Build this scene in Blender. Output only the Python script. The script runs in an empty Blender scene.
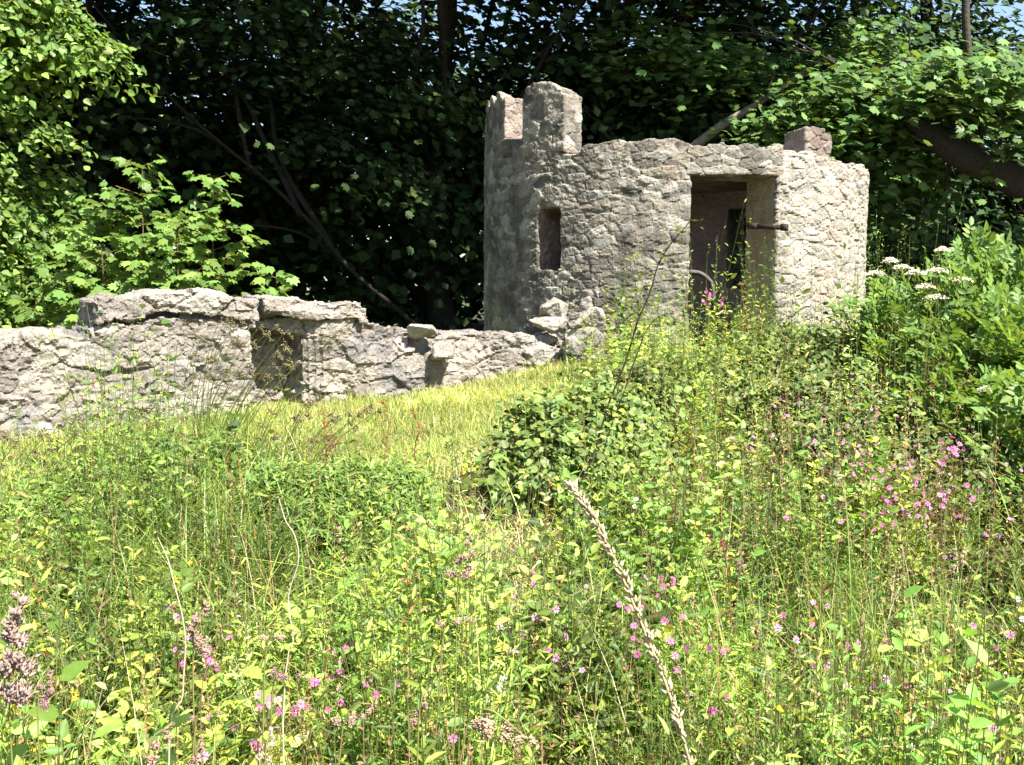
import bpy, bmesh, math, random
import numpy as np
from mathutils import Vector, Matrix

RNG = np.random.default_rng(11)
random.seed(5)
SC = bpy.context.scene
COL = SC.collection
R = math.radians

# ------------------------------------------------------------------ camera
F = 1000.0
W, H = 1024, 765
EYE = 1.6
PITCH = math.atan((382.5 - 290) / F)
cd = bpy.data.cameras.new('camera')
cam = bpy.data.objects.new('camera', cd)
COL.objects.link(cam)
cam.location = (0, 0, EYE)
cam.rotation_euler = (math.pi / 2 - PITCH, 0, 0)
cd.sensor_width = 36
cd.lens = 36 * F / W
cd.clip_start = 0.05
cd.clip_end = 2000
SC.camera = cam


def at(px, py, Y):
    u = (px - 512) / F
    v = (382.5 - py) / F
    dy = math.cos(PITCH) + v * math.sin(PITCH)
    dz = -math.sin(PITCH) + v * math.cos(PITCH)
    k = Y / dy
    return np.array([u * k, Y, EYE + dz * k])


# ------------------------------------------------------------------ noise
def _hash(ix, iy, iz, seed):
    h = (ix.astype(np.int64) * 374761393 + iy.astype(np.int64) * 668265263 + iz.astype(np.int64) * 2147483647 + seed * 974711) & 0xFFFFFFFF
    h = ((h ^ (h >> 13)) * 1274126177) & 0xFFFFFFFF
    h = ((h ^ (h >> 16)) * 2246822519) & 0xFFFFFFFF
    h = h ^ (h >> 15)
    return (h & 0xFFFFFF) / float(0xFFFFFF)


def vnoise(P, seed=0):
    f = np.floor(P)
    t = P - f
    t = t * t * (3 - 2 * t)
    i = f.astype(np.int64)
    r = 0
    for dx in (0, 1):
        for dy in (0, 1):
            for dz in (0, 1):
                w = (t[:, 0] if dx else 1 - t[:, 0]) * (t[:, 1] if dy else 1 - t[:, 1]) * (t[:, 2] if dz else 1 - t[:, 2])
                r = r + w * _hash(i[:, 0] + dx, i[:, 1] + dy, i[:, 2] + dz, seed)
    return r * 2 - 1


def fbm(P, octv=4, seed=0, gain=0.5):
    a, s, r = 1.0, 0.0, 0
    for k in range(octv):
        r = r + a * vnoise(P * (2.03 ** k) + 17.3 * k, seed + k)
        s += a
        a *= gain
    return r / s


def worley(P, seed=0):
    i = np.floor(P).astype(np.int64)
    n = len(P)
    f1 = np.full(n, 9.0)
    f2 = np.full(n, 9.0)
    cid = np.zeros(n)
    vec = np.zeros((n, 3))
    for dx in (-1, 0, 1):
        for dy in (-1, 0, 1):
            for dz in (-1, 0, 1):
                c = i + np.array([dx, dy, dz])
                q = np.stack([_hash(c[:, 0], c[:, 1], c[:, 2], seed + k) for k in (1, 2, 3)], 1)
                dv = P - (c + 0.1 + 0.8 * q)
                d = np.linalg.norm(dv, axis=1)
                h = _hash(c[:, 0], c[:, 1], c[:, 2], seed + 9)
                near = d < f1
                f2 = np.where(near, f1, np.minimum(f2, d))
                cid = np.where(near, h, cid)
                vec = np.where(near[:, None], dv, vec)
                f1 = np.where(near, d, f1)
    return f1, f2, cid, vec


def smooth(a, b, x):
    t = np.clip((x - a) / (b - a), 0, 1)
    return t * t * (3 - 2 * t)


# ------------------------------------------------------------------ mesh building
class G:
    """collects arrays and links them as one mesh object"""
    def __init__(s):
        s.V, s.F, s.C, s.n = [], [], [], 0

    def add(s, V, Fs, C):
        V = np.asarray(V, float).reshape(-1, 3)
        C = np.asarray(C, float)
        if C.ndim == 1:
            C = np.broadcast_to(C, (len(V), 3))
        for f in (Fs if isinstance(Fs, list) else [Fs]):
            f = np.asarray(f, np.int64)
            if len(f):
                s.F.append(f + s.n)
        s.V.append(V)
        s.C.append(C)
        s.n += len(V)

    def mesh(s, name, mat, smooth=False):
        V = np.concatenate(s.V).astype(np.float32)
        C = np.concatenate(s.C).astype(np.float32)
        me = bpy.data.meshes.new(name)
        loops = np.concatenate([f.ravel() for f in s.F]).astype(np.int32)
        tot = np.concatenate([np.full(len(f), f.shape[1]) for f in s.F])
        start = np.concatenate([[0], np.cumsum(tot)[:-1]]).astype(np.int32)
        me.vertices.add(len(V))
        me.loops.add(len(loops))
        me.polygons.add(len(tot))
        me.vertices.foreach_set('co', V.ravel())
        me.loops.foreach_set('vertex_index', loops)
        me.polygons.foreach_set('loop_start', start)
        me.update(calc_edges=True)
        setcol(me, C)
        if smooth:
            me.polygons.foreach_set('use_smooth', np.ones(len(tot), bool))
        me.materials.append(mat)
        return me

    def build(s, name, mat, parent=None, smooth=False, loc=None):
        me = s.mesh(name, mat, smooth)
        return link(name, me, parent, loc)


def setcol(me, C):
    a = me.color_attributes.new('col', 'FLOAT_COLOR', 'POINT')
    c4 = np.ones((len(C), 4), np.float32)
    c4[:, :3] = C
    a.data.foreach_set('color', c4.ravel())


def link(name, me, parent=None, loc=None):
    o = bpy.data.objects.new(name, me)
    COL.objects.link(o)
    if parent is not None:
        o.parent = parent
    if loc is not None:
        o.location = loc
    return o


def tag(o, label=None, cat=None, group=None, kind=None):
    if label:
        o['label'] = label
    if cat:
        o['category'] = cat
    if group:
        o['group'] = group
    if kind:
        o['kind'] = kind
    return o


def empty(name, loc=(0, 0, 0), label=None, cat=None, group=None):
    o = bpy.data.objects.new(name, None)
    o.empty_display_size = 0.1
    COL.objects.link(o)
    o.location = tuple(float(v) for v in loc)
    return tag(o, label, cat, group)


def copy_tree(o, parent=None):
    c = o.copy()
    COL.objects.link(c)
    c.parent = parent
    for ch in list(o.children):
        copy_tree(ch, c)
    return c


def unit(v):
    return v / np.maximum(np.linalg.norm(v, axis=-1, keepdims=True), 1e-9)


def basis_n(n, az=None):
    """rotation matrices whose z is n, with a random spin"""
    n = unit(n)
    a = unit(RNG.normal(size=n.shape))
    x = unit(np.cross(a, n))
    y = np.cross(n, x)
    return np.stack([x, y, n], -1)


def basis_d(d, up=None):
    """y along d, z as near up as can be"""
    d = unit(d)
    u = np.broadcast_to(np.array([0, 0, 1.0]), d.shape) if up is None else up
    x = np.cross(d, u)
    bad = np.linalg.norm(x, axis=-1) < 1e-3
    x[bad] = [1, 0, 0]
    x = unit(x)
    return np.stack([x, d, np.cross(x, d)], -1)


def scatter(g, T, Fs, P, Rm, S, C, jit=0.0):
    n, k = len(P), len(T)
    S = np.asarray(S, float)
    if S.ndim == 1:
        S = S[:, None]
    TT = T[None] * S[:, None, :] if S.shape[1] == 3 else T[None] * S[:, None]
    V = P[:, None] + np.einsum('nij,nkj->nki', Rm, TT)
    off = (np.arange(n) * k)[:, None, None]
    out = [(np.asarray(f)[None] + off).reshape(-1, np.asarray(f).shape[1]) for f in Fs]
    C = np.repeat(np.asarray(C, float), k, 0)
    g.add(V.reshape(-1, 3), out, C)


def tube(g, P, r, C, sides=5, cap=False):
    P = np.asarray(P, float)
    m = len(P)
    r = np.broadcast_to(np.asarray(r, float), (m,))
    t = np.gradient(P, axis=0)
    t = unit(t)
    a = np.array([0.31, 0.17, 0.93]) if abs(t[0, 2]) < 0.8 else np.array([0.95, 0.2, 0.1])
    x = unit(np.cross(t, a))
    y = np.cross(t, x)
    ang = np.linspace(0, 2 * math.pi, sides, endpoint=False)
    V = P[:, None] + r[:, None, None] * (np.cos(ang)[None, :, None] * x[:, None] + np.sin(ang)[None, :, None] * y[:, None])
    i = np.arange(m - 1)[:, None] * sides
    j = np.arange(sides)[None]
    k = (j + 1) % sides
    Fq = np.stack([i + j, i + k, i + sides + k, i + sides + j], -1).reshape(-1, 4)
    fs = [Fq]
    if cap:
        fs.append(np.array([np.arange(sides)[::-1]]))
        fs.append(np.array([np.arange(sides) + (m - 1) * sides]))
    g.add(V.reshape(-1, 3), fs, C)


def curve(pts, n):
    """smooth polyline through points"""
    P = np.asarray(pts, float)
    m = len(P)
    if m == 2:
        t = np.linspace(0, 1, n)[:, None]
        return P[0] * (1 - t) + P[1] * t
    e = np.concatenate([[2 * P[0] - P[1]], P, [2 * P[-1] - P[-2]]])
    s = np.linspace(0, m - 1, n)
    i = np.minimum(s.astype(int), m - 2)
    t = (s - i)[:, None]
    a, b, c, d = e[i], e[i + 1], e[i + 2], e[i + 3]
    return 0.5 * (2 * b + (c - a) * t + (2 * a - 5 * b + 4 * c - d) * t ** 2 + (3 * b - a - 3 * c + d) * t ** 3)


def wob(P, amp, freq, seed):
    P = np.asarray(P, float)
    q = P * freq
    d = np.stack([fbm(q + 31.7 * k, 2, seed + k) for k in range(3)], 1)
    w = np.linspace(0, 1, len(P))[:, None]
    return P + d * amp * np.minimum(1, w * 6)


# leaf templates: length 1 along +y, upper face +z
OVATE = np.array([[0, 0, 0], [.24, .28, .07], [.21, .66, .05], [0, 1, -.10], [-.21, .66, .05], [-.24, .28, .07]])
LANCE = np.array([[0, 0, 0], [.11, .25, .04], [.10, .62, .02], [0, 1, -.14], [-.10, .62, .02], [-.11, .25, .04]])
F_LEAF = [np.array([[0, 1, 2, 3], [0, 3, 4, 5]])]
ROUND = np.array([[0, 0, 0], [.30, .10, .06], [.46, .42, .08], [.34, .78, .03], [0, 1.02, -.10], [-.34, .78, .03], [-.46, .42, .08], [-.30, .10, .06]])
F_ROUND = [np.array([[0, 1, 2, 3], [0, 4, 5, 6]]), np.array([[0, 3, 4], [0, 6, 7]])]


def palmate():
    out = [(0, 0, 0)]
    prof = [(-128, .42), (-100, .42), (-72, .76), (-52, .58), (-36, .88), (-18, .68), (0, 1.0), (18, .68), (36, .88), (52, .58), (72, .76), (100, .42), (128, .42)]
    for a, r in prof:
        a = R(a)
        out.append((r * .62 * math.sin(a), .34 + r * .62 * math.cos(a), -.10 * r * r + (.03 if r < .6 else -.02)))
    V = np.array(out)
    V[0] = (0, .34, .02)
    n = len(prof)
    f = [[0, k + 1, k] for k in range(1, n)]
    f.append([0, 1, n])
    return V, [np.array(f)]


PALM, F_PALM = palmate()
DIAM = np.array([[0, 0, 0], [.42, .45, .06], [0, 1, -.08], [-.42, .45, .06]])
F_DIAM = [np.array([[0, 1, 2], [0, 2, 3]])]


def tint(base, n, dv=0.25, dh=0.12):
    """n colours round a base colour (per leaf)"""
    base = np.asarray(base, float)
    v = np.exp(RNG.normal(0, dv, (n, 1)))
    h = RNG.normal(0, dh * .7, (n, 1))
    return np.clip(base * v * np.concatenate([1 + h, 1 + 0 * h, 1 - 0.5 * h], 1), 0.004, 0.9)


# ------------------------------------------------------------------ materials
def new_mat(name):
    m = bpy.data.materials.new(name)
    m.use_nodes = True
    nt = m.node_tree
    b = nt.nodes['Principled BSDF']
    return m, nt, b


def attr(nt):
    a = nt.nodes.new('ShaderNodeVertexColor')
    a.layer_name = 'col'
    return a


def mixc(nt, fac, a, b, mode='MIX'):
    n = nt.nodes.new('ShaderNodeMix')
    n.data_type = 'RGBA'
    n.blend_type = mode
    for sock, v in ((n.inputs[0], fac), (n.inputs[6], a), (n.inputs[7], b)):
        if hasattr(v, 'links'):
            nt.links.new(v, sock)
        elif isinstance(v, (int, float)):
            sock.default_value = v
        else:
            sock.default_value = (*v, 1)
    return n.outputs[2]


def ramp(nt, src, stops):
    n = nt.nodes.new('ShaderNodeValToRGB')
    nt.links.new(src, n.inputs[0])
    e = n.color_ramp.elements
    while len(e) < len(stops):
        e.new(0.5)
    for el, (p, c) in zip(e, stops):
        el.position = p
        el.color = (*c, 1) if not isinstance(c, (int, float)) else (c, c, c, 1)
    return n.outputs[0]


def noise(nt, scale, detail=4, rough=0.55, coord='Object'):
    tc = nt.nodes.new('ShaderNodeTexCoord')
    n = nt.nodes.new('ShaderNodeTexNoise')
    n.inputs['Scale'].default_value = scale
    n.inputs['Detail'].default_value = detail
    n.inputs['Roughness'].default_value = rough
    nt.links.new(tc.outputs[coord], n.inputs['Vector'])
    return n.outputs['Fac']


def leaf_mat(name, trans=0.42, rough=0.45, spec=0.25, warm=(1.25, 1.1, 0.5)):
    m, nt, b = new_mat(name)
    a = attr(nt)
    n = noise(nt, 60, 2)
    c = mixc(nt, 1.0, a.outputs[0], ramp(nt, n, [(0.25, 0.8), (0.75, 1.15)]), 'MULTIPLY')
    nt.links.new(c, b.inputs['Base Color'])
    b.inputs['Roughness'].default_value = rough
    b.inputs['Specular IOR Level'].default_value = spec
    t = nt.nodes.new('ShaderNodeBsdfTranslucent')
    nt.links.new(mixc(nt, 1.0, c, warm, 'MULTIPLY'), t.inputs['Color'])
    mx = nt.nodes.new('ShaderNodeMixShader')
    mx.inputs[0].default_value = trans
    nt.links.new(b.outputs[0], mx.inputs[1])
    nt.links.new(t.outputs[0], mx.inputs[2])
    nt.links.new(mx.outputs[0], nt.nodes['Material Output'].inputs[0])
    return m


def rough_mat(name, bump=0.4, scale=40, rough=0.9, lo=0.75, hi=1.2, dist=0.01):
    m, nt, b = new_mat(name)
    a = attr(nt)
    n1 = noise(nt, scale, 6, 0.65)
    n2 = noise(nt, scale * 0.22, 4)
    c = mixc(nt, 1.0, a.outputs[0], ramp(nt, n1, [(0.3, lo), (0.7, hi)]), 'MULTIPLY')
    c = mixc(nt, 1.0, c, ramp(nt, n2, [(0.3, 0.85), (0.7, 1.12)]), 'MULTIPLY')
    nt.links.new(c, b.inputs['Base Color'])
    b.inputs['Roughness'].default_value = rough
    b.inputs['Specular IOR Level'].default_value = 0.2
    bp = nt.nodes.new('ShaderNodeBump')
    bp.inputs['Strength'].default_value = bump
    bp.inputs['Distance'].default_value = dist
    nt.links.new(n1, bp.inputs['Height'])
    nt.links.new(bp.outputs[0], b.inputs['Normal'])
    return m


M_STONE = rough_mat('weathered_stone', 0.9, 55, 0.95, 0.6, 1.35, 0.012)
M_BRICK = rough_mat('old_brick', 0.6, 50)
M_BARK = rough_mat('bark', 0.8, 22, 0.9, 0.6, 1.3, 0.02)
M_IRON = rough_mat('rusty_iron', 0.5, 80, 0.7)
M_SOIL = rough_mat('soil_and_thatch', 0.9, 30, 1.0, 0.6, 1.35, 0.03)
M_LEAF = leaf_mat('leaf')
M_DARKLEAF = leaf_mat('shade_leaf', 0.2, 0.65, 0.12)  # duller copy of the leaf, for crowns coloured as shaded
M_GRASS = leaf_mat('grass_blade', 0.42, 0.45, 0.4)
M_DRY = leaf_mat('dry_stalk', 0.15, 0.7, 0.2, (1.1, 1.0, 0.8))
M_PETAL = leaf_mat('petal', 0.35, 0.6, 0.1, (1.1, 0.9, 1.1))

# ------------------------------------------------------------------ terrain
CP = np.array([
    (-8, 2, .1), (-3.6, 7, .52), (-5.6, 6.3, .45), (-1.9, 8, .62), (-.5, 9.1, .72), (.9, 9.3, .93), (2, 9.2, 1.0), (3.5, 9.4, .98),
    (4.6, 10.5, 1.0), (0, 0, 0), (0, 3, .25), (0, 5, .43), (3, 3, .25), (3, 6, .62), (-3, 3, .18), (-3, 5, .33), (6, 7, .68), (6, 3, .2),
    (-.4, 7, .6), (1.5, 7.5, .80), (2, 13, 1.0), (-4, 11, .6), (6, 13, .9), (0, 20, .8), (-10, 20, .6), (10, 20, .8), (0, -6, -.6),
    (-12, 10, .4), (12, 10, .7), (10, 0, -.1), (-10, -4, -.4), (10, -5, -.5), (0, 28, .8)], float)


def _tps(r2):
    return np.where(r2 > 1e-12, r2 * np.log(np.maximum(r2, 1e-12)), 0)


_n = len(CP)
_K = _tps(((CP[:, None, :2] - CP[None, :, :2]) ** 2).sum(-1)) + 0.05 * np.eye(_n)
_P = np.concatenate([np.ones((_n, 1)), CP[:, :2]], 1)
_A = np.block([[_K, _P], [_P.T, np.zeros((3, 3))]])
_w = np.linalg.solve(_A, np.concatenate([CP[:, 2], np.zeros(3)]))


def ground(x, y):
    x = np.atleast_1d(np.asarray(x, float))
    y = np.atleast_1d(np.asarray(y, float))
    P = np.stack([x, y], 1)
    out = np.zeros(len(P))
    for s in range(0, len(P), 40000):
        q = P[s:s + 40000]
        k = _tps(((q[:, None] - CP[None, :, :2]) ** 2).sum(-1))
        out[s:s + 40000] = k @ _w[:_n] + _w[_n] + q @ _w[_n + 1:]
    d = np.hypot(x, y - 9)
    t = smooth(14, 30, d)
    out = out * (1 - t) + 0.5 * t
    q = np.stack([x, y, 0 * x], 1)
    return out + 0.03 * fbm(q * 1.3, 3, 3) * (1 - t)


def gz(x, y):
    return float(ground(x, y)[0])


def hit(px, py, h, y0=0.8, y1=12.0):
    """point on the line of sight of a pixel that is h above the ground"""
    Y = np.linspace(y0, y1, 600)
    P = np.array([at(px, py, v) for v in Y])
    d = P[:, 2] - ground(P[:, 0], P[:, 1]) - h
    i = np.argmax(d < 0) if (d < 0).any() else len(Y) - 1
    return P[i]


def lawn(x, y):
    """1 where the turf is short"""
    x = np.asarray(x, float)
    y = np.asarray(y, float)
    e = 0.18 * vnoise(np.stack([x * 1.6, y * 1.6, 0 * x], 1), 77)
    lo = 5.25 + 0.12 * np.maximum(x + 3, 0) - .1 * np.maximum(-3 - x, 0)
    right = 0.5 + 0.14 * (y - 7)
    return smooth(-.15, .15, y - lo + e) * smooth(-.15, .15, right - x + e)


def make_ground():
    def axis(lo, hi, far):
        a = np.arange(lo, hi, 0.12)
        k = np.geomspace(0.2, far, 26)
        return np.concatenate([lo - k[::-1], a, hi + k])
    xs = axis(-9, 9, 600)
    ys = axis(-3, 18, 600)
    X, Y = np.meshgrid(xs, ys)
    x, y = X.ravel(), Y.ravel()
    z = ground(x, y)
    n, m = len(ys), len(xs)
    i = np.arange(n - 1)[:, None] * m
    j = np.arange(m - 1)[None]
    Fq = np.stack([i + j, i + j + 1, i + m + j + 1, i + m + j], -1).reshape(-1, 4)
    L = lawn(x, y)[:, None]
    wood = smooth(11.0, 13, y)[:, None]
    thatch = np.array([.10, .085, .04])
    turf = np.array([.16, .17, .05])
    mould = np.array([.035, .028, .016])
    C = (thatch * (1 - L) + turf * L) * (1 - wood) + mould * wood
    far = smooth(30, 60, np.hypot(x, y))[:, None]
    C = C * (1 - far) + np.array([.05, .075, .025]) * far
    g = G()
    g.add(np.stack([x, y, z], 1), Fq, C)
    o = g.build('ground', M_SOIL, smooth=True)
    tag(o, kind='structure')


make_ground()

# ------------------------------------------------------------------ masonry
BOXF = np.array([[0, 3, 2, 1], [4, 5, 6, 7], [0, 1, 5, 4], [1, 2, 6, 5], [2, 3, 7, 6], [3, 0, 4, 7]])


def remeshed(V, Fs, voxel):
    me = bpy.data.meshes.new('tmp')
    me.from_pydata([tuple(v) for v in V], [], [tuple(int(i) for i in f) for f in Fs])
    me.update()
    o = bpy.data.objects.new('tmp', me)
    COL.objects.link(o)
    md = o.modifiers.new('r', 'REMESH')
    md.mode = 'VOXEL'
    md.voxel_size = voxel
    md.adaptivity = 0
    dg = bpy.context.evaluated_depsgraph_get()
    dg.update()
    out = bpy.data.meshes.new_from_object(o.evaluated_get(dg))
    bpy.data.objects.remove(o)
    bpy.data.meshes.remove(me)
    return out


def coords(me):
    v = np.empty(len(me.vertices) * 3, np.float32)
    me.vertices.foreach_get('co', v)
    n = np.empty(len(me.vertices) * 3, np.float32)
    me.vertices.foreach_get('normal', n)
    return v.reshape(-1, 3).astype(float), n.reshape(-1, 3).astype(float)


STONE_PAL = np.array([(.33, .31, .28), (.40, .37, .32), (.26, .25, .235), (.44, .41, .35), (.36, .31, .26), (.29, .285, .27), (.38, .36, .34)])


def masonry(V, Fs, name, parent, voxel=0.02, size=(.24, .24, .13), joint=None, rough=1.0, seed=0, colour=None, mat=None, tone=1.0, label=None, crag=0.0):
    me = remeshed(V, Fs, voxel)
    P, N = coords(me)
    warp = np.stack([fbm(P * 3.1 + 7 * k, 3, seed + 20 + k) for k in range(3)], 1)
    q = (P + warp * 0.07) / np.array(size)
    f1, f2, cid, vec = worley(q, seed)
    edge = f2 - f1
    J = joint(P) if joint is not None else np.full(len(P), 1.0)
    gap = (1 - smooth(0.0, 0.17, edge)) * smooth(-.45, .15, fbm(P * 2.7, 2, seed + 33))
    ca = cid * 977.0
    til = np.stack([np.sin(ca), np.sin(ca * 1.7 + 1), np.sin(ca * 2.3 + 2)], 1)
    facet = np.clip((vec * til).sum(1), -.8, .8)
    rid = .5 - np.abs(fbm(P * 4.2, 4, seed + 40, .6)) * 2
    rid2 = .5 - np.abs(fbm(P * np.array([7, 7, 12.0]), 4, seed + 45, .6)) * 2
    fine = fbm(P * 26, 3, seed + 50, .6)
    broad = fbm(P * 2.2, 3, seed + 60)
    strata = fbm(P * np.array([1.7, 1.7, 8.0]), 3, seed + 65)
    pit = np.maximum(0, fbm(P * 6.5, 4, seed + 70) - .12)
    g1, g2, gid, gv = worley((P + warp * .06) / np.array([.085, .085, .055]), seed + 5)
    gs = gid * 733.0
    chipf = np.clip((gv * np.stack([np.sin(gs), np.sin(gs * 1.9), np.sin(gs * 2.7)], 1)).sum(1), -.7, .7)
    grain = fbm(P * 48, 2, seed + 55)
    lowrid = .5 - np.abs(fbm(P * np.array([1.9, 1.9, 3.6]), 2, seed + 42)) * 2
    hole = smooth(.86, .90, cid) * smooth(.04, .2, edge)
    d = -0.015 * gap * J + (cid - .5) * .014 * J + facet * .011 * J + rough * (chipf * .006 + (gid - .5) * .005 + .004 * rid + .004 * rid2 + (.005 + .004 * (1 - J)) * fine + (.004 + .003 * (1 - J)) * grain + (.008 * (1 - J)) * (gid - .5) + .010 * broad - .045 * pit) + crag * (facet * .045 + (cid - .5) * .045 - .02 * gap + .028 * lowrid + .020 * strata + .014 * chipf + .012 * (gid - .5) - .06 * pit - .07 * hole)
    P2 = P + N * d[:, None]
    ix = np.minimum((cid * len(STONE_PAL)).astype(int), len(STONE_PAL) - 1)
    C = STONE_PAL[ix]
    mort = np.array([.47, .43, .36])
    mk = (smooth(.3, .9, gap) * .55 * J)[:, None]
    C = C * (1 - mk) + mort * mk
    plain = np.array([.43, .41, .36])
    pk = np.clip(1 - J, 0, 1)[:, None]
    C = C * (1 - pk * .75) + plain * pk * .75
    # lichen (pale and grey-green) and dark weather stains
    li = smooth(.05, .30, fbm(P * 5.3, 5, seed + 80, .6))[:, None] * .5
    C = C * (1 - li) + np.array([.50, .49, .44]) * li
    st = smooth(.02, .34, fbm(P * np.array([4.5, 4.5, 1.9]), 5, seed + 90, .6))[:, None] * .62
    C = C * (1 - st) + np.array([.17, .16, .145]) * st
    C = C * np.exp((gid - .5) * .4 + (cid - .5) * .9)[:, None]
    C = C * tone * .44 * np.array([1.05, 1.0, .92])
    if colour is not None:
        C = colour(P, N, C)
    me.vertices.foreach_set('co', P2.astype(np.float32).ravel())
    me.update()
    for a in list(me.color_attributes):
        me.color_attributes.remove(a)
    setcol(me, C)
    me.polygons.foreach_set('use_smooth', np.zeros(len(me.polygons), bool))
    me.materials.clear()
    me.materials.append(mat or M_STONE)
    me.name = name
    o = link(name, me, parent)
    if label:
        o['label'] = label
    return o


# -------- the round turret
CX, CY, RO, RI = 1.80, 11.5, 2.115, 1.58
FLOOR = 1.0


def pol(th, r):
    th = R(th)
    return CX + r * math.sin(th), CY - r * math.cos(th)


def wedge(Vs, Fs, t0, t1, r0, r1, z0, z1, z1b=None):
    """curved block; z1b = top at the inner side"""
    a, b = t0 - .08, t1 + .08
    z1b = z1 if z1b is None else z1b
    k = len(Vs)
    c = [pol(a, r1), pol(b, r1), pol(b, r0), pol(a, r0)]
    for (x, y) in c:
        Vs.append((x, y, z0))
    for (x, y), z in zip(c, (z1, z1, z1b, z1b)):
        Vs.append((x, y, z))
    Fs.extend((BOXF + k).tolist())


TH = [-180, -120, -90, -75, -65, -60, -55, -42, -38, -34, -31, -26, -20, -13, -8, -5, 4, 12, 17, 22, 30, 40, 50, 62, 75, 90, 120, 180]
TZ = [2.9, 2.86, 3.0, 3.1, 3.16, 3.13, 3.10, 2.98, 2.92, 2.915, 2.985, 3.0, 2.985, 3.005, 2.985, 2.95, 2.93, 2.93, 2.92, 2.91, 2.90, 2.86, 2.85, 2.87, 2.89, 2.86, 2.83, 2.9]


def top_at(t):
    return float(np.interp(t, TH, TZ)) + 0.03 * float(vnoise(np.array([[t * .35, 1.7, 3.3]]), 4)[0]) - 0.0


def make_tower():
    root = empty('ruined_turret', (CX, CY, FLOOR), 'round rubble stone turret with an open doorway and broken battlements', 'turret')
    root.location = (0, 0, 0)
    Vs, Fs = [], []
    holes = [(-4, 19, 0, 2.665), (-47, -39, 1.80, 2.41), (131, 144, 1.62, 2.62)]
    for t in np.arange(-180, 180, 1.0):
        t0, t1 = t, t + 1
        tm = t + .5
        z1 = top_at(tm)
        hole = None
        for (a, b, c, d) in holes:
            if a <= tm <= b:
                hole = (c, d)
        r1 = RO
        if hole is None:
            wedge(Vs, Fs, t0, t1, RI, r1, 0.5, z1)
        else:
            if hole[0] > .5:
                wedge(Vs, Fs, t0, t1, RI, r1, 0.5, hole[0])
            if not (-4 <= tm <= 19):
                wedge(Vs, Fs, t0, t1, RI, r1, hole[1], z1)
            else:
                wedge(Vs, Fs, t0, t1, RI, r1, .5, FLOOR - .05)

    def rad(P):
        return np.hypot(P[:, 0] - CX, P[:, 1] - CY)

    def theta(P):
        return np.degrees(np.arctan2(P[:, 0] - CX, -(P[:, 1] - CY)))

    def joint(P):
        th = theta(P)
        n = fbm(P * 1.5, 3, 5)
        j = .55 + .45 * smooth(8, 22, th + 8 * n) + .25 * smooth(-.1, .4, n)
        j = np.where(rad(P) < RI + .1, .12, j)
        jamb = (th > -6) & (th < 19.6) & (rad(P) < RO - .06)
        j = np.where(jamb, .15, j)
        return np.clip(j, 0, 1.0) * (.85 + .35 * fbm(P * 2.3, 2, 17))

    def colour(P, N, C):
        r = rad(P)
        th = theta(P)
        k = (1 - smooth(RI + .02, RI + .12, r))[:, None]
        plaster = np.array([.34, .29, .275]) * (1 + .25 * fbm(P * 2.5, 3, 8))[:, None]
        C = C * (1 - k) + plaster * k
        jb = (((th > 14) & (th < 19.7)) & (r < RO - .05) & (P[:, 2] < 2.66)).astype(float)[:, None]
        ochre = np.array([.33, .26, .155]) * (1 + .25 * fbm(P * 5, 3, 9))[:, None]
        C = C * (1 - jb * .8) + ochre * jb * .8
        # brick reveal of the slit window
        w = ((th > -48.5) & (th < -38) & (P[:, 2] > 1.77) & (P[:, 2] < 2.44) & (r < RO - .05)).astype(float)[:, None]
        C = C * (1 - w * .7) + np.array([.17, .115, .09]) * w * .7
        # the right of the doorway keeps its pale limewash
        lw = (smooth(17, 25, th) * (1 - smooth(90, 110, th)) * (r > RO - .2))[:, None]
        C = C * (1 - lw * .5) + np.array([.36, .325, .27]) * lw * .5
        pk = (smooth(.05, .4, fbm(P * 3.2, 3, 300)) * smooth(16, 30, th))[:, None] * .3
        C = C * (1 - pk) + np.array([.33, .235, .185]) * pk
        return C

    masonry(Vs, Fs, 'wall', root, 0.0155, (.19, .19, .085), joint, .72, 3, colour)

    def block(name, t0, t1, r0, r1, z0, ztop, seed, colour=None, joint=None, label=None, mat=None, tone=1.0):
        Vs, Fs = [], []
        n = max(2, int((t1 - t0)))
        for i in range(n):
            a = t0 + (t1 - t0) * i / n
            b = t0 + (t1 - t0) * (i + 1) / n
            zo, zi = ztop((a + b) / 2)
            wedge(Vs, Fs, a, b, r0, r1, z0, zo, zi)
        return masonry(Vs, Fs, name, root, 0.0125, (.16, .16, .095), joint, .55, seed, colour, mat, tone, label)

    def pinkend(th_end, lo):
        def f(P, N, C):
            k = (np.abs(theta(P) - th_end) < lo).astype(float)[:, None]
            C = C * (1 - k * .65) + np.array([.28, .215, .18]) * k * .6
            return C
        return f
    block('merlon', -90, -63, 1.82, RO - .01, 2.98, lambda t: (3.62 + .05 * math.sin(t) if t > -82 else 3.5, 3.58), 31, pinkend(-63, 1.6), lambda P: np.full(len(P), .45),
          'narrow left hand merlon with a pink brick end face')
    block('merlon', -53.5, -38, 1.80, RO - .005, 2.93,
          lambda t: (np.interp(t, [-53.5, -52, -49, -43, -40, -38], [3.52, 3.61, 3.64, 3.62, 3.55, 3.46]), np.interp(t, [-53.5, -44, -38.5], [3.6, 3.6, 3.50])), 35,
          lambda P, N, C: C, lambda P: np.full(len(P), .5), 'tallest merlon with a sloping broken top and pale end face')

    def brickcol(P, N, C):
        return C * .45 + np.array([.17, .125, .105]) * .55 * (1 + .3 * fbm(P * 8, 3, 44))[:, None]
    block('merlon', 28, 38, 1.80, RO - .02, 2.84, lambda t: (3.14 - .004 * (t - 28) + (.03 if 30 < t < 35 else 0), 3.12), 41, brickcol, lambda P: np.full(len(P), .8),
          'low reddish brick merlon above the right of the doorway', M_BRICK)
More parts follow.
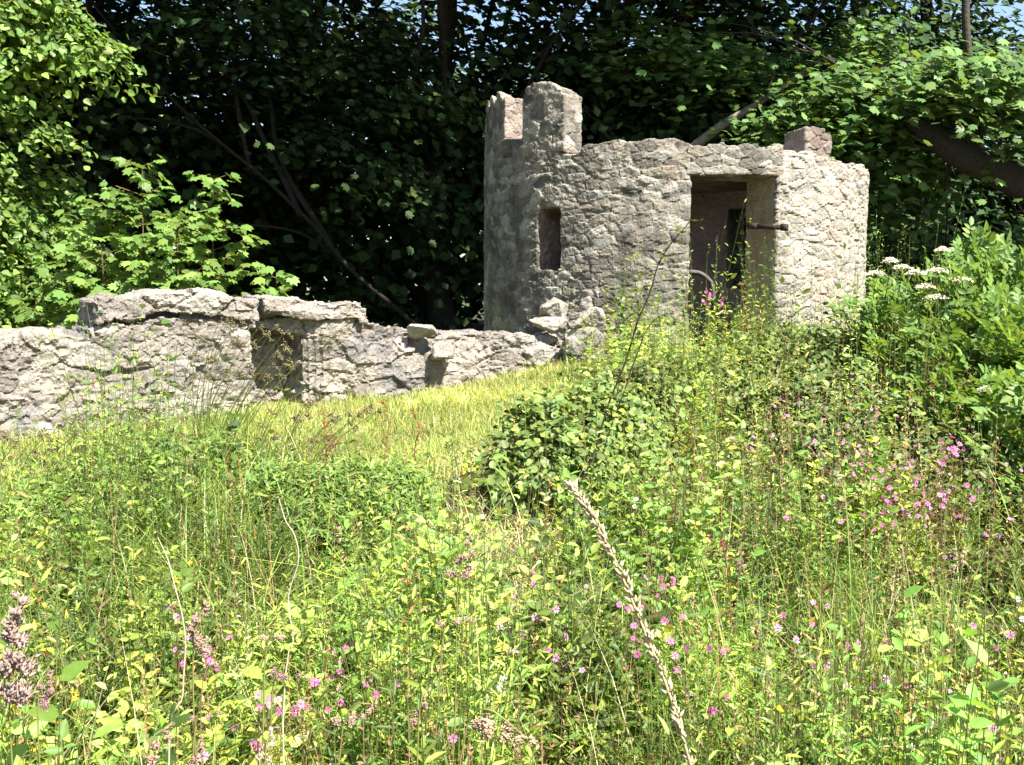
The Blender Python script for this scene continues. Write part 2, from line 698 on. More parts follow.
    # lintel over the doorway
    block('lintel', -5.0, 20.5, RI, RO + .005, 2.665, lambda t: (2.94 + .02 * math.sin(t * .7) + .01 * math.sin(t * 2.1), 2.92), 47, colour, lambda P: np.full(len(P), .6))
    # unseen flat roof behind the parapet, front half left open to light the inside
    Vs, Fs = [], []
    for t in range(-180, 180, 6):
        if -72 < t + 3 < 72:
            continue
        wedge(Vs, Fs, t, t + 6, 0.0, RI + .06, 2.83, 2.90)
    masonry(Vs, Fs, 'roof', root, 0.04, (.5, .5, .3), lambda P: np.zeros(len(P)), .4, 51)
    # earth floor
    # iron pintle bracket on the right jamb
    g = G()
    a = at(749, 226, 9.66)
    b = at(786, 227.5, 9.34)
    d = unit(b - a)
    u = np.array([0, 0, .024])
    s = np.cross(d, [0, 0, 1.0]) * .012
    for (p, q, k) in ((a, b, 1.0), (b - d * .05, b + d * .012, 1.35), (a - d * .01, a + d * .10, 1.25)):
        V = [p - u * k - s * k, p + s * k - u * k, p + s * k + u * k, p - s * k + u * k, q - u * k - s * k, q + s * k - u * k, q + s * k + u * k, q - s * k + u * k]
        g.add(V, BOXF, np.array([.035, .024, .018]))
    g.build('hinge_bracket', M_IRON, root)
    # solid dark reddish block standing in for the shaded socket hole, left jamb
    g = G()
    p = at(689, 307, 9.36)
    V = [p + np.array(v) for v in ((-.03, 0, -.025), (.03, 0, -.025), (.03, .08, -.025), (-.03, .08, -.025), (-.03, 0, .02), (.03, 0, .02), (.03, .08, .02), (-.03, .08, .02))]
    g.add(V, BOXF, np.array([.10, .05, .035]))
    g.build('bolt_socket', M_IRON, root)
    return root


make_tower()


# -------- low ruined wall
def make_wall():
    root = empty('ruined_wall', (0, 0, 0), 'long low ruined grey stone wall running along the lawn to the turret', 'wall')
    px = [-330, -150, 0, 60, 110, 180, 250, 310, 365, 400, 460, 540, 612]
    yy = [5.7, 6.4, 7.0, 7.25, 7.45, 7.75, 8.0, 8.25, 8.55, 8.75, 9.1, 9.4, 9.42]
    tops = {-330: 345, -150: 345, 0: 338, 60: 335, 92: 334, 97: 300, 110: 296, 180: 293, 250: 297, 262: 300, 300: 299, 362: 303, 366: 318, 400: 326, 430: 330, 460: 334, 500: 330, 540: 335, 575: 345, 612: 352}
    tx, tv = list(tops), list(tops.values())
    main, cap1, cap2 = ([], []), ([], []), ([], [])

    def slab(VF, a, b, off, th, z0, z1, z1b=None):
        """slice between pixel columns a and b of the wall, front face moved back by off"""
        Vs, Fs = VF
        k = len(Vs)
        cs = []
        for (p, e) in ((a, -.6), (b, .6)):
            Y = float(np.interp(p + e, px, yy))
            A = at(p + e, 300, Y)
            cs.append(A[:2])
        d = unit(cs[1] - cs[0])
        nrm = np.array([-d[1], d[0]])
        c = [cs[0] + nrm * off, cs[1] + nrm * off, cs[1] + nrm * th, cs[0] + nrm * th]
        for v in c:
            Vs.append((v[0], v[1], z0))
        zb = z1 if z1b is None else z1b
        for v, z in zip(c, (z1, z1, zb, zb)):
            Vs.append((v[0], v[1], z))
        Fs.extend((BOXF + k).tolist())

    step = 6
    for a in range(-330, 612, step):
        b = a + step
        m = a + step / 2
        Y = float(np.interp(m, px, yy))
        z = EYE + (at(m, float(np.interp(m, tx, tv)), Y)[2] - EYE)
        z += .035 * float(vnoise(np.array([[m * .045, 2.2, 5.1]]), 6)[0])
        if m < 95:
            slab(main, a, b, 0, .6, .2, z, z + .02)
        elif m < 255:
            lowrec = .0 if m > 178 else .10
            slab(main, a, b, .0, .62, .2, z - .20)
            slab(main, a, b, .05 + lowrec, .62, z - .22, z - .10)
        elif m < 308:
            slab(main, a, b, .46, .8, .2, z - .09)
            slab(main, a, b, .12, .8, z - .26, z - .12)
        elif m < 366:
            slab(main, a, b, .02 + .1 * max(0, (330 - m) / 25), .62, .2, z - .08)
        else:
            # eroded, sloping back towards the top
            h = z - .5
            slab(main, a, b, .10, .6, .2, z - .01)
            slab(main, a, b, .0, .6, .2, z - .16 + .06 * math.sin(m * .13))
        if 97 <= m < 256:
            slab(cap1, a, b, -.03, .60, z - .17, z)
        if 262 <= m < 364:
            slab(cap2, a, b, -.02, .60, z - .14, z)

    def colour(P, N, C):
        w = np.array([.28, .24, .215])
        k = (.3 + .25 * fbm(P * 1.7, 3, 200))[:, None]
        C = C * (1 - k) + w * k
        bl = smooth(.1, .42, fbm(P * 2.6, 4, 210))[:, None] * .6
        return C * (1 - bl) + np.array([.10, .098, .105]) * bl

    masonry(main[0], main[1], 'wall_body', root, 0.0135, (.34, .34, .17), lambda P: np.clip(.5 + .6 * fbm(P * 1.4, 2, 3), .05, 1), 1.1, 61, colour, crag=.44)
    masonry(cap1[0], cap1[1], 'coping_slab', root, 0.0125, (.38, .38, .16), lambda P: np.full(len(P), .5), 1.0, 65, colour, crag=.4, label='long pale coping slab on the raised part of the wall, left of the gap')
    masonry(cap2[0], cap2[1], 'coping_slab', root, 0.0125, (.34, .34, .16), lambda P: np.full(len(P), .5), 1.0, 69, colour, crag=.4, label='shorter flat coping slab overhanging the dark hollow in the wall')


make_wall()


def make_stub():
    root = empty('wall_stub', (0, 0, 0), 'low pale stone wall stub running off behind the elder bush', 'wall')
    Vs, Fs = [], []
    p0, p1 = np.array([3.75, 10.55]), np.array([7.5, 10.9])
    n = 40
    for i in range(n):
        a, b = p0 + (p1 - p0) * (i - .05) / n, p0 + (p1 - p0) * (i + 1.05) / n
        k = len(Vs)
        c = [a, b, b + np.array([0, .45]), a + np.array([0, .45])]
        z = 1.38 + .06 * float(vnoise(np.array([[i * .3, .2, .4]]), 3)[0])
        for v in c:
            Vs.append((v[0], v[1], .4))
        for v in c:
            Vs.append((v[0], v[1], z))
        Fs.extend((BOXF + k).tolist())
    masonry(Vs, Fs, 'wall_body', root, .022, (.26, .26, .15), None, 1.0, 73)


make_stub()


def make_stone(px, py, Y, size, label, seed, rot=0.0):
    rs = np.random.default_rng(seed)
    p = at(px, py, Y)
    pts = rs.uniform(-1, 1, (14, 3))
    pts = unit(pts) * rs.uniform(.8, 1.0, (14, 1)) * np.array(size) * .74
    c, s = math.cos(rot), math.sin(rot)
    pts = pts @ np.array([[c, 0, s], [0, 1, 0], [-s, 0, c]])
    bm = bmesh.new()
    for v in pts:
        bm.verts.new(v + p)
    bmesh.ops.convex_hull(bm, input=bm.verts)
    bmesh.ops.recalc_face_normals(bm, faces=bm.faces)
    bm.verts.index_update()
    V = [tuple(v.co) for v in bm.verts]
    Fs = [[v.index for v in f.verts] for f in bm.faces]
    bm.free()

    def colour(P, N, C):
        return C * .5 + np.array([.30, .27, .23]) * .5
    o = masonry(V, Fs, 'loose_stone', None, .013, (.5, .5, .4), lambda P: np.full(len(P), 0.0), .6, seed, colour)
    return tag(o, label, 'stone', 'tumbled stones where the wall meets the turret')


make_stone(548, 322, 9.45, (.30, .26, .16), 'flat grey tumbled stone on the wall end, left of the upright block', 401, .1)
make_stone(556, 311, 9.55, (.27, .24, .24), 'upright angular grey stone leaning on the turret below the slit window', 402, -.5)
make_stone(589, 321, 9.30, (.27, .22, .20), 'bright pale wedge shaped stone at the end of the wall', 403, .4)
make_stone(586, 303, 9.55, (.14, .14, .12), 'small tan stone perched topmost on the tumbled heap by the turret', 404, .2)
make_stone(582, 340, 9.28, (.34, .24, .22), 'rounded low stone half buried in grass at the foot of the heap', 405, 0)
make_stone(421, 331, 8.84, (.26, .26, .12), 'smooth pale rounded stone on the eroded stretch of wall', 406, 0)
make_stone(442, 352, 8.86, (.19, .20, .15), 'small white sunlit stone set low in the wall face', 407, .2)

# ------------------------------------------------------------------ trees
BARK_D = np.array([.060, .050, .038])


def clusters(c, rad, n, shell=0.45, squash=None):
    d = unit(RNG.normal(size=(n, 3)))
    r = RNG.uniform(0, 1, (n, 1)) ** shell
    P = d * r
    b = fbm(d * 1.9 + np.asarray(c) * .37, 2, 9)[:, None]
    return np.asarray(c) + P * np.asarray(rad) * (1 + .3 * b)


def spray(g, C0, centre, per, spread, T, Fs, size, col, out=0.35, tilt=0.45, flat=0.28, dv=.25):
    m = len(C0)
    C = np.repeat(C0, per, 0)
    o = unit(C - np.asarray(centre))
    off = RNG.normal(size=C.shape) * spread * np.array([1, 1, flat])
    rr = np.linalg.norm(off[:, :2], axis=1)
    P = C + off
    P[:, 2] -= .35 * rr ** 2 / spread
    n = np.array([.30, -.30, .9]) + o * out + RNG.normal(size=C.shape) * tilt
    Rm = basis_n(n)
    S = RNG.uniform(.65, 1.2, len(C)) * size
    cc = tint(col, len(C), dv, .12)
    cl = np.repeat(np.exp(RNG.normal(0, .18, (m, 1))), per, 0)
    scatter(g, T, Fs, P, Rm, S, cc * cl)


def limbs(g, base, top, lobes_pts, r0, n_l, seed, col=BARK_D, sides=8):
    """trunk and branches reaching out to a share of the leaf clusters"""
    rs = np.random.default_rng(seed)
    trunk = wob(curve([base, base * .65 + top * .35 + rs.normal(0, .15, 3) * [1, 1, 0], top], 22), .35, .35, seed)
    rad = r0 * (1 - .75 * np.linspace(0, 1, 22)) + r0 * .5 * np.exp(-np.linspace(0, 1, 22) * 22)
    tube(g, trunk, rad, col, sides)
    idx = rs.choice(len(lobes_pts), min(n_l, len(lobes_pts)), replace=False)
    for k, i in enumerate(idx):
        e = lobes_pts[i]
        j = int(np.clip(rs.normal(9, 4), 4, 19))
        s = trunk[j]
        mid = s * .5 + e * .5 + np.array([0, 0, .12 * np.linalg.norm(e - s)]) * rs.uniform(-.6, 1.2)
        P = wob(curve([s, mid, e], 14), .3, .6, seed + k)
        r = rad[j] * rs.uniform(.22, .45)
        tube(g, P, np.linspace(r, .012, 14), col, 6)
        for q in range(3):
            a = P[rs.integers(5, 13)]
            d = lobes_pts[np.argsort(((lobes_pts - a) ** 2).sum(1))[rs.integers(1, 9)]]
            tube(g, wob(curve([a, d], 8), .15, 1.0, seed + q), np.linspace(.02, .006, 8), col, 4)


def tree(name, label, x, y, lobes, r0, n_l, seed, T=DIAM, Fs=F_DIAM, size=.2, per=60, spread=.5, col=(.04, .075, .02), mat=None, group=None, top=None, cat='tree', out=.35, tilt=.45, dv=.25, base=None):
    z = gz(x, y)
    root = empty(name, (0, 0, 0), label, cat, group)
    g = G()
    pts = []
    for (c, rad, n) in lobes:
        P = clusters(c, rad, n)
        P = P[P[:, 2] > ground(P[:, 0], P[:, 1]) + .25]
        pts.append(P)
        spray(g, P, c, per, spread, T, Fs, size, col, out, tilt, dv=dv)
    pts = np.concatenate(pts)
    w = G()
    b = np.array([x, y, z - .2]) if base is None else np.asarray(base, float)
    t = np.asarray(top if top is not None else (x, y, z + 8.0), float)
    limbs(w, b, t, pts, r0, n_l, seed, BARK_D * .45)
    w.build('trunk', M_BARK, root, True)
    g.build('crown', mat or M_LEAF, root)
    return root


GT = 'tall sycamores standing behind the ruin'
D1 = (.024, .046, .014)  # leaf green darkened to put the deep shade into the crowns
# dense shaded wall of trees; their crowns reach forward above the frame
specs = [
    (-7.5, 17.0, 'dark sycamore furthest left, behind the bright lime', [((-7.5, 16.5, 5), (3, 2.5, 4), 150), ((-6, 14.5, 9.0), (4, 3.6, 2.6), 190)]),
    (-4.2, 18.5, 'dark sycamore with long sloping bare branches above the raised wall', [((-4.6, 18.5, 4.5), (3, 2.4, 4), 150), ((-2.6, 14.8, 9.2), (4, 3.8, 2.8), 210)]),
    (-1.2, 17.5, 'deeply shaded sycamore standing behind the low end of the wall', [((-1.4, 18, 4.4), (2.6, 2.4, 3.8), 150), ((1.0, 14.6, 9.4), (4, 3.8, 2.8), 210)]),
    (1.6, 18.5, 'dark sycamore directly behind the tall merlon', [((1.6, 18.0, 5.2), (2.8, 2.4, 3.8), 170), ((4.2, 15.2, 9.8), (3.6, 3.4, 2.6), 170)]),
    (4.3, 19.5, 'sycamore behind the roof of the turret with half lit leaves', [((4.3, 18.4, 5.4), (2.8, 2.6, 4), 190)]),
    (7.6, 20.5, 'tall sycamore on the right with sky showing through its top', [((7.4, 19.6, 5.0), (3.0, 2.6, 3.8), 170)]),
    (11.0, 18.5, 'shaded sycamore at the right edge behind the leaning trunk', [((11.4, 18.2, 4.6), (3.0, 2.6, 4.0), 150)]),
]
for i, (x, y, lab, lobes) in enumerate(specs):
    tree('sycamore_tree', lab, x, y, lobes, .26, 16, 100 + 11 * i, size=.21, per=66, spread=.52, col=[D1, D1, D1, (.034, .066, .022), (.040, .078, .026), (.040, .078, .026), (.034, .066, .022)][i], mat=M_DARKLEAF, group=GT, top=(x + .4, y - .8, 9.5))  # shade put into each crown's green, weaker towards the right

# the wood further back, one mass
def far_wood():
    g = G()
    for i, x in enumerate(np.arange(-22, 24, 3.4)):
        y = 25 + 3 * math.sin(i * 2.1)
        n = 95
        P = clusters((x, y, 4.4), (3.0, 2.2, 4.6 + .8 * math.sin(i * 1.3)), n)
        P = P[P[:, 2] > .6]
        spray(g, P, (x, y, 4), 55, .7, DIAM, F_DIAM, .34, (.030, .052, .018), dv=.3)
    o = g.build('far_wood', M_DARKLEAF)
    tag(o, 'dark mass of trees in the wood beyond the sycamores', 'wood', kind='stuff')


far_wood()

# right hand sycamore: leaning trunk, layered sunlit sprays
def right_sycamore():
    root = empty('sycamore_tree', (0, 0, 0), 'broad sunlit sycamore with a thick leaning trunk at the right edge', 'tree', GT)
    g, w = G(), G()
    col = (.105, .185, .05)
    P = []
    for (px, py, Y, rx, ry, rz, n) in ((985, 70, 12.0, .8, .5, .22, 26), (1070, 110, 12.0, .7, .5, .25, 20), (900, 85, 13.2, 1.3, 1.0, .5, 46), (830, 120, 13.6, .9, .8, .45, 26), (985, 80, 13.0, .9, .8, .3, 26), (790, 115, 14.0, .6, .6, .35, 12),
                                      (900, 190, 14.0, 1.1, .9, .5, 26), (930, 250, 14.2, 1.2, .9, .5, 26), (860, 40, 14.6, 1.1, .9, .6, 22), (1040, 250, 14.0, 1.0, .6, .6, 24),
                                      (740, 60, 15.0, 1.2, .9, .7, 24), (660, 40, 15.4, 1.2, .9, .6, 18), (910, 125, 13.9, 1.2, .8, .35, 26), (900, 320, 14.2, .9, .8, .5, 22), (1090, 60, 13, 1.2, 1, 1, 30)):
        c = at(px, py, Y)
        q = clusters(c, (rx, ry, rz), n, .6)
        P.append(q)
    P = np.concatenate(P)
    spray(g, P, at(920, 330, 16), 34, .30, PALM, F_PALM, .17, col, .5, .4, .3)
    # leaning trunk from lower right up to the left
    base = at(1300, 350, 12.4)
    base[2] = gz(base[0], base[1]) - .1
    trunk = wob(curve([base, at(1130, 246, 12.4), at(1030, 190, 12.4), at(955, 148, 12.5), at(900, 104, 13.2), at(870, 70, 13.8)], 30), .06, .8, 9)
    tube(w, trunk, np.interp(np.linspace(0, 1, 30), [0, .3, .6, .8, 1], [.28, .2, .17, .08, .04]), BARK_D * .6, 9)
    for k in range(46):
        e = P[RNG.integers(len(P))]
        s = trunk[RNG.integers(10, 29)]
        tube(w, wob(curve([s, s * .45 + e * .55 + np.array([0, 0, .2]), e], 10), .12, 1.1, k), np.linspace(.020, .005, 10), BARK_D * .6, 5)
    tube(w, wob(curve([at(975, 170, 13.6), at(974, 90, 13.7), at(966, 0, 13.7), at(975, -120, 13.7)], 14), .05, .9, 3), np.linspace(.075, .04, 14), BARK_D, 7)
    w.build('trunk', M_BARK, root, True)
    g.build('crown', M_LEAF, root)
    # pale dead branch over the turret roof
    o = G()
    tube(o, wob(curve([at(640, 200, 15.2), at(702, 141, 15), at(730, 118, 14.9), at(755, 104, 14.9), at(790, 82, 14.9), at(835, 50, 14.9)], 18), .06, 1.2, 5), np.linspace(.085, .025, 18), np.array([.22, .19, .15]), 7)
    tube(o, wob(curve([at(755, 104, 14.9), at(768, 88, 14.8), at(775, 70, 14.8)], 8), .03, 1.2, 6), np.linspace(.03, .012, 8), np.array([.20, .17, .14]), 5)
    b = o.build('bough', M_BARK, root, True)
    b['label'] = 'pale bare bough rising above the turret roof'


right_sycamore()

# bare dark branches crossing the shade on the left belong to one leaning tree
def leaning_tree():
    root = empty('leaning_tree', (0, 0, 0), 'dark tree leaning left with bare branches crossing the shade above the wall', 'tree')
    w, g = G(), G()
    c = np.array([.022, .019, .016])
    b = at(440, 330, 15.5)
    b[2] = gz(b[0], b[1]) - .1
    tr = wob(curve([b, at(355, 270, 15.2), at(290, 205, 15), at(215, 140, 14.8), at(150, 75, 14.6), at(90, 0, 14.4), at(40, -60, 14.2)], 34), .10, .8, 5)
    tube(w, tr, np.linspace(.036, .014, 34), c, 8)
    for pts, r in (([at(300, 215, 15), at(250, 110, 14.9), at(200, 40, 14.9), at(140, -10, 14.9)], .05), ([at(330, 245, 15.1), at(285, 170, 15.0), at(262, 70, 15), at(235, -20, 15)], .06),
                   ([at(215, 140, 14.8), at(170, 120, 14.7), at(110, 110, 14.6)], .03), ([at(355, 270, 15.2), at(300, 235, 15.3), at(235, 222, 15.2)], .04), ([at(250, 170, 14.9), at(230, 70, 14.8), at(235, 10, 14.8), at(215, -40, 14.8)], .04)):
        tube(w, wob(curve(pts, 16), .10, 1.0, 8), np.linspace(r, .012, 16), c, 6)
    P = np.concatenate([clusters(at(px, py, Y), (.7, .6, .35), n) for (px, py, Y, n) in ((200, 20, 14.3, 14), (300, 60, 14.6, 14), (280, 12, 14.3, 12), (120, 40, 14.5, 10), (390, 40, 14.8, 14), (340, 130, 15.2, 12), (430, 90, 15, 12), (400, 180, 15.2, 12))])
    spray(g, P, at(300, 200, 16), 40, .32, PALM, F_PALM, .16, (.03, .055, .016), .4, .5)  # leaf colour lowered so few leaves look lit
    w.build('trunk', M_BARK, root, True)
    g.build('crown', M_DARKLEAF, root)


leaning_tree()

# bright lime on the left
BROAD = np.array([[0, 0, 0], [.27, .10, .05], [.40, .36, .07], [.24, .74, .02], [0, 1.08, -.14], [-.24, .74, .02], [-.40, .36, .07], [-.27, .10, .05]])
tree('lime_tree', 'bright yellow green leafy tree filling the left edge behind the wall', -6.4, 11.2,
     [((-5.75, 10.4, 2.6), (1.35, .8, 1.6), 64), ((-5.25, 10.2, 4.6), (.85, .7, .9), 30), ((-5.9, 10.4, 3.9), (.9, .7, .9), 34), ((-6.8, 10.2, 5.9), (1.7, 1.2, 1.4), 60), ((-8.0, 10.4, 3.4), (1.5, 1.2, 2.5), 60), ((-4.45, 10.3, 4.05), (.32, .25, .16), 7), ((-5.0, 10.5, 1.8), (.9, .6, .6), 30)],
     .14, 30, 77, BROAD, F_ROUND, .082, 165, .20, (.135, .22, .05), M_LEAF, None, (-6.0, 10.6, 6.0), out=.7, tilt=.6, dv=.3)


def sapling(px, tip, Y, label, n, seed, wide=.5):
    p = at(px, 300, Y)
    z = gz(p[0], Y)
    root = empty('sycamore_sapling', (0, 0, 0), label, 'sapling', 'sycamore saplings behind the wall')
    t = at(px, tip, Y)
    w, g = G(), G()
    b = np.array([p[0] - .1, Y, z])
    st = wob(curve([b, (b + t) / 2 + np.array([.04, 0, 0]), t], 16), .05, 1.2, seed)
    tube(w, st, np.linspace(.016, .003, 16), np.array([.10, .075, .04]), 5)
    rs = np.random.default_rng(seed)
    P, D = [], []
    hgt = t[2] - z
    for k in range(n):
        f = 1 - (k / n) ** 1.1 * .75
        s = st[int(f * 15)]
        for q in range(2):
            a = k * math.pi / 2 + q * math.pi + rs.normal(0, .3)
            L = wide * (1.05 - f) ** .8 + .08
            e = s + np.array([math.cos(a) * L, math.sin(a) * L, L * .35])
            tube(w, curve([s, e], 4), .004, np.array([.20, .12, .05]), 3)
            for h in np.linspace(.3, 1.1, max(2, int(L / .075))):
                for rr in range(4):
                    P.append(s + (e - s) * h + rs.normal(0, .03, 3))
                    D.append(np.array([math.cos(a + rs.normal(0, .8)), math.sin(a + rs.normal(0, .8)), -.25 + rs.normal(0, .2)]))
    P, D = np.array(P), np.array(D)
    Rm = basis_d(D, np.array([.3, -.5, .9]) + rs.normal(0, .2, D.shape))
    scatter(g, PALM, F_PALM, P, Rm, rs.uniform(.10, .17, len(P)), tint((.135, .225, .05), len(P), .25))
    w.build('stem', M_BARK, root)
    g.build('foliage', M_LEAF, root)


sapling(143, 165, 10.0, 'tall sycamore sapling with layered bright leaves beside the leafy tree', 13, 1, .75)
sapling(212, 182, 9.9, 'sycamore sapling with red leaf stalks, nearest the dark shade', 13, 2, .55)
sapling(100, 205, 9.8, 'broad sycamore sapling tucked between the leafy tree and the tallest sapling', 12, 3, .8)
sapling(178, 222, 9.6, 'short sycamore sapling standing between the two taller ones', 10, 4, .6)
sapling(275, 280, 9.6, 'tiny sycamore sapling just showing over the coping slab', 6, 5, .3)


# elder bush on the right
def elder():
    root = empty('elder_bush', (0, 0, 0), 'leafy elder bush with creamy white flower heads at the right edge', 'bush')
    w, g = G(), G()
    lob = [(965, 325, 7.0, (.75, .6, .45), 110), (1015, 318, 7.0, (.55, .5, .32), 60), (905, 345, 7.3, (.5, .45, .35), 60), (1000, 430, 5.2, (.42, .4, .34), 70), (1055, 400, 5.6, (.45, .45, .42), 60), (935, 385, 6.4, (.5, .45, .38), 80), (1000, 370, 6.0, (.55, .45, .42), 90), (975, 275, 7.2, (.3, .3, .22), 24), (960, 430, 5.8, (.32, .35, .25), 40), (860, 385, 7.2, (.35, .4, .3), 36), (1060, 470, 4.8, (.4, .4, .35), 50)]
    P = np.concatenate([clusters(at(px, py, Y), r, n, .4) for (px, py, Y, r, n) in lob])
    P = P[P[:, 2] > ground(P[:, 0], P[:, 1]) + .05]
    c0 = at(985, 400, 7.0)
    # pinnate leaves: a leaf stalk with seven leaflets
    m = 4
    B = np.repeat(P, m, 0) + RNG.normal(0, .05, (len(P) * m, 3))
    o = unit(B - c0)
    D = unit(o * .7 + RNG.normal(0, .5, B.shape) + np.array([0, -.1, .25]))
    Rm = basis_d(D, np.array([.35, -.5, .9]) + RNG.normal(0, .25, D.shape))
    for (t, a, s) in ((1.0, 0, .11), (.78, 55, .10), (.78, -55, .10), (.5, 62, .095), (.5, -62, .095), (.24, 65, .08), (.24, -65, .08)):
        a = R(a)
        loc = np.array([0, .125 * t, 0])
        Pp = B + np.einsum('nij,j->ni', Rm, loc)
        rz = np.array([[math.cos(a), math.sin(a), 0], [-math.sin(a), math.cos(a), 0], [0, 0, 1]])
        scatter(g, OVATE, F_LEAF, Pp, Rm @ rz, RNG.uniform(.5, .85, len(B)) * s, tint((.14, .235, .055), len(B), .22))
    b = np.array([c0[0], c0[1], gz(c0[0], c0[1]) - .05])
    for k in range(40):
        e = P[RNG.integers(len(P))]
        s = b + np.array([RNG.normal(0, .2), RNG.normal(0, .15), 0])
        tube(w, wob(curve([s, s * .5 + e * .5 + np.array([0, 0, .15]), e], 10), .06, 1.5, k), np.linspace(.016, .004, 10), np.array([.12, .09, .06]), 5)
    w.build('stem', M_BARK, root)
    g.build('foliage', M_LEAF, root)
    # flat creamy umbels
    k = 0
    for (px, py, r) in ((902, 269, .05), (916, 274, .05), (937, 272, .055), (960, 281, .06), (936, 299, .065), (876, 275, .05), (942, 251, .035), (985, 392, .04), (1008, 314, .05), (890, 262, .04), (925, 288, .05)):
        g = G()
        p = at(px, py, 6.5 if py < 300 else (6.1 if py < 330 else 5.3))
        n = 130
        r *= 1.3
        rr = r * np.sqrt(RNG.uniform(0, 1, n))
        a = RNG.uniform(0, 6.283, n)
        Q = p + np.stack([rr * np.cos(a), rr * np.sin(a), .025 * (1 - (rr / r) ** 2) + RNG.normal(0, .003, n)], 1)
        scatter(g, DIAM * np.array([1.2, 1, 1]), F_DIAM, Q, basis_n(np.array([0, -.3, 1.0]) + RNG.normal(0, .4, (n, 3))), RNG.uniform(.010, .016, n), tint((.72, .69, .5), n, .08, .03))
        for q in range(7):
            tube(g, curve([p + np.array([0, .01, -.06]), Q[q * 9]], 3), .0015, np.array([.15, .2, .06]), 3)
        tube(g, curve([p + np.array([0, .01, -.06]), p + np.array([.02, .12, -.28])], 4), .003, np.array([.15, .2, .06]), 3)
        g.build('flower_head', M_PETAL, root)


elder()


# brambles and mixed bushes on the bank
def bush(label, lobes, col, seed, T=OVATE, Fs=F_LEAF, size=.055, n_leaf=9000, name='bramble_bush', cat='bramble'):
    root = empty(name, (0, 0, 0), label, cat, 'brambles and scrub on the bank')
    w, g = G(), G()
    for (px, py, h, rx, ry, rz) in lobes:
        c = hit(px, py, h)
        m = n_leaf // len(lobes)
        d = unit(RNG.normal(size=(m, 3)))
        d[:, 2] = np.abs(d[:, 2]) * 1.0 - .25
        b = 1 + .75 * fbm(d * 3.4 + seed, 4, seed, .65)[:, None]
        P = c + np.array([0, ry * .6, -rz * .3]) + d * np.array([rx, ry, rz]) * b * (RNG.uniform(.5, 1.0, (m, 1)) + .5 * RNG.uniform(0, 1, (m, 1)) ** 9)
        keep = P[:, 2] > ground(P[:, 0], P[:, 1]) + .02
        P, dd = P[keep], d[keep]
        n = np.array([.25, -.35, .8]) + dd * .5 + RNG.normal(0, .45, P.shape)
        scatter(g, T, Fs, P, basis_n(n), RNG.uniform(.5, 1.35, len(P)) * size, tint(col, len(P), .34, .14))
        for k in range(14):
            e = P[RNG.integers(len(P))]
            s = np.array([c[0] + RNG.normal(0, rx * .3), c[1] + ry * .6, 0])
            s[2] = gz(s[0], s[1])
            tube(w, wob(curve([s, s * .4 + e * .6 + np.array([0, 0, .1]), e], 8), .05, 2, k), np.linspace(.006, .002, 8), np.array([.13, .08, .05]), 4)
    w.build('stem', M_BARK, root)
    g.build('foliage', M_LEAF, root)
    return root


bush('dense bramble mound in the middle, its dark side facing the dry grass path', [(545, 440, .40, .28, .35, .36), (600, 432, .42, .4, .4, .40), (570, 468, .35, .35, .35, .35)], (.15, .21, .055), 1, ROUND, F_ROUND, .036, 12000)
bush('bramble thicket with small pale blossoms below the turret doorway', [(690, 385, .35, .55, .5, .35), (760, 375, .3, .5, .45, .32), (640, 400, .35, .35, .4, .35)], (.15, .19, .055), 2, ROUND, F_ROUND, .040, 12000)
bush('low bramble cover at the foot of the turret, right of the doorway', [(800, 352, .35, .45, .4, .33), (850, 360, .4, .4, .4, .38), (835, 395, .3, .5, .4, .32)], (.13, .18, .05), 3, ROUND, F_ROUND, .042, 11000)
bush('leafy bindweed and nettle clump rising in front of the left end of the wall', [(60, 510, .34, .40, .4, .24), (130, 485, .38, .36, .4, .28), (195, 470, .36, .34, .35, .26)], (.17, .25, .06), 6, OVATE, F_LEAF, .036, 11000, 'weed_clump', 'weeds')
bush('leafy green clump on the edge of the lawn left of the dry path', [(300, 500, .36, .35, .35, .28), (370, 490, .32, .3, .3, .24)], (.15, .23, .05), 7, LANCE, F_LEAF, .05, 8000, 'weed_clump', 'weeds')
bush('scrubby green bush below the elder on the right of the bank', [(905, 430, .35, .5, .5, .35), (975, 470, .3, .5, .4, .32)], (.12, .16, .05), 4, OVATE, F_LEAF, .05, 8000, 'scrub_bush', 'bush')


# ------------------------------------------------------------------ meadow
def frustum_pts(n, y0, y1, wide=.62, margin=.5, power=1.0):
    t = RNG.uniform(0, 1, n)
    y = y0 * (y1 / y0) ** (t ** power)
    x = RNG.uniform(-1, 1, n) * (wide * y + margin)
    return x, y


def inside_build(x, y):
    """where the wall and turret stand"""
    tw = np.hypot(x - CX, y - CY) < RO - .02
    wpx = [-330, -150, 0, 60, 110, 180, 250, 310, 365, 400, 460, 540, 612]
    wyy = [5.7, 6.4, 7.0, 7.25, 7.45, 7.75, 8.0, 8.25, 8.55, 8.75, 9.1, 9.4, 9.42]
    X = np.array([at(p, 300, q)[0] for p, q in zip(wpx, wyy)])
    yl = np.interp(x, X, wyy, left=5.0, right=99)
    return tw | (y > yl - .02)


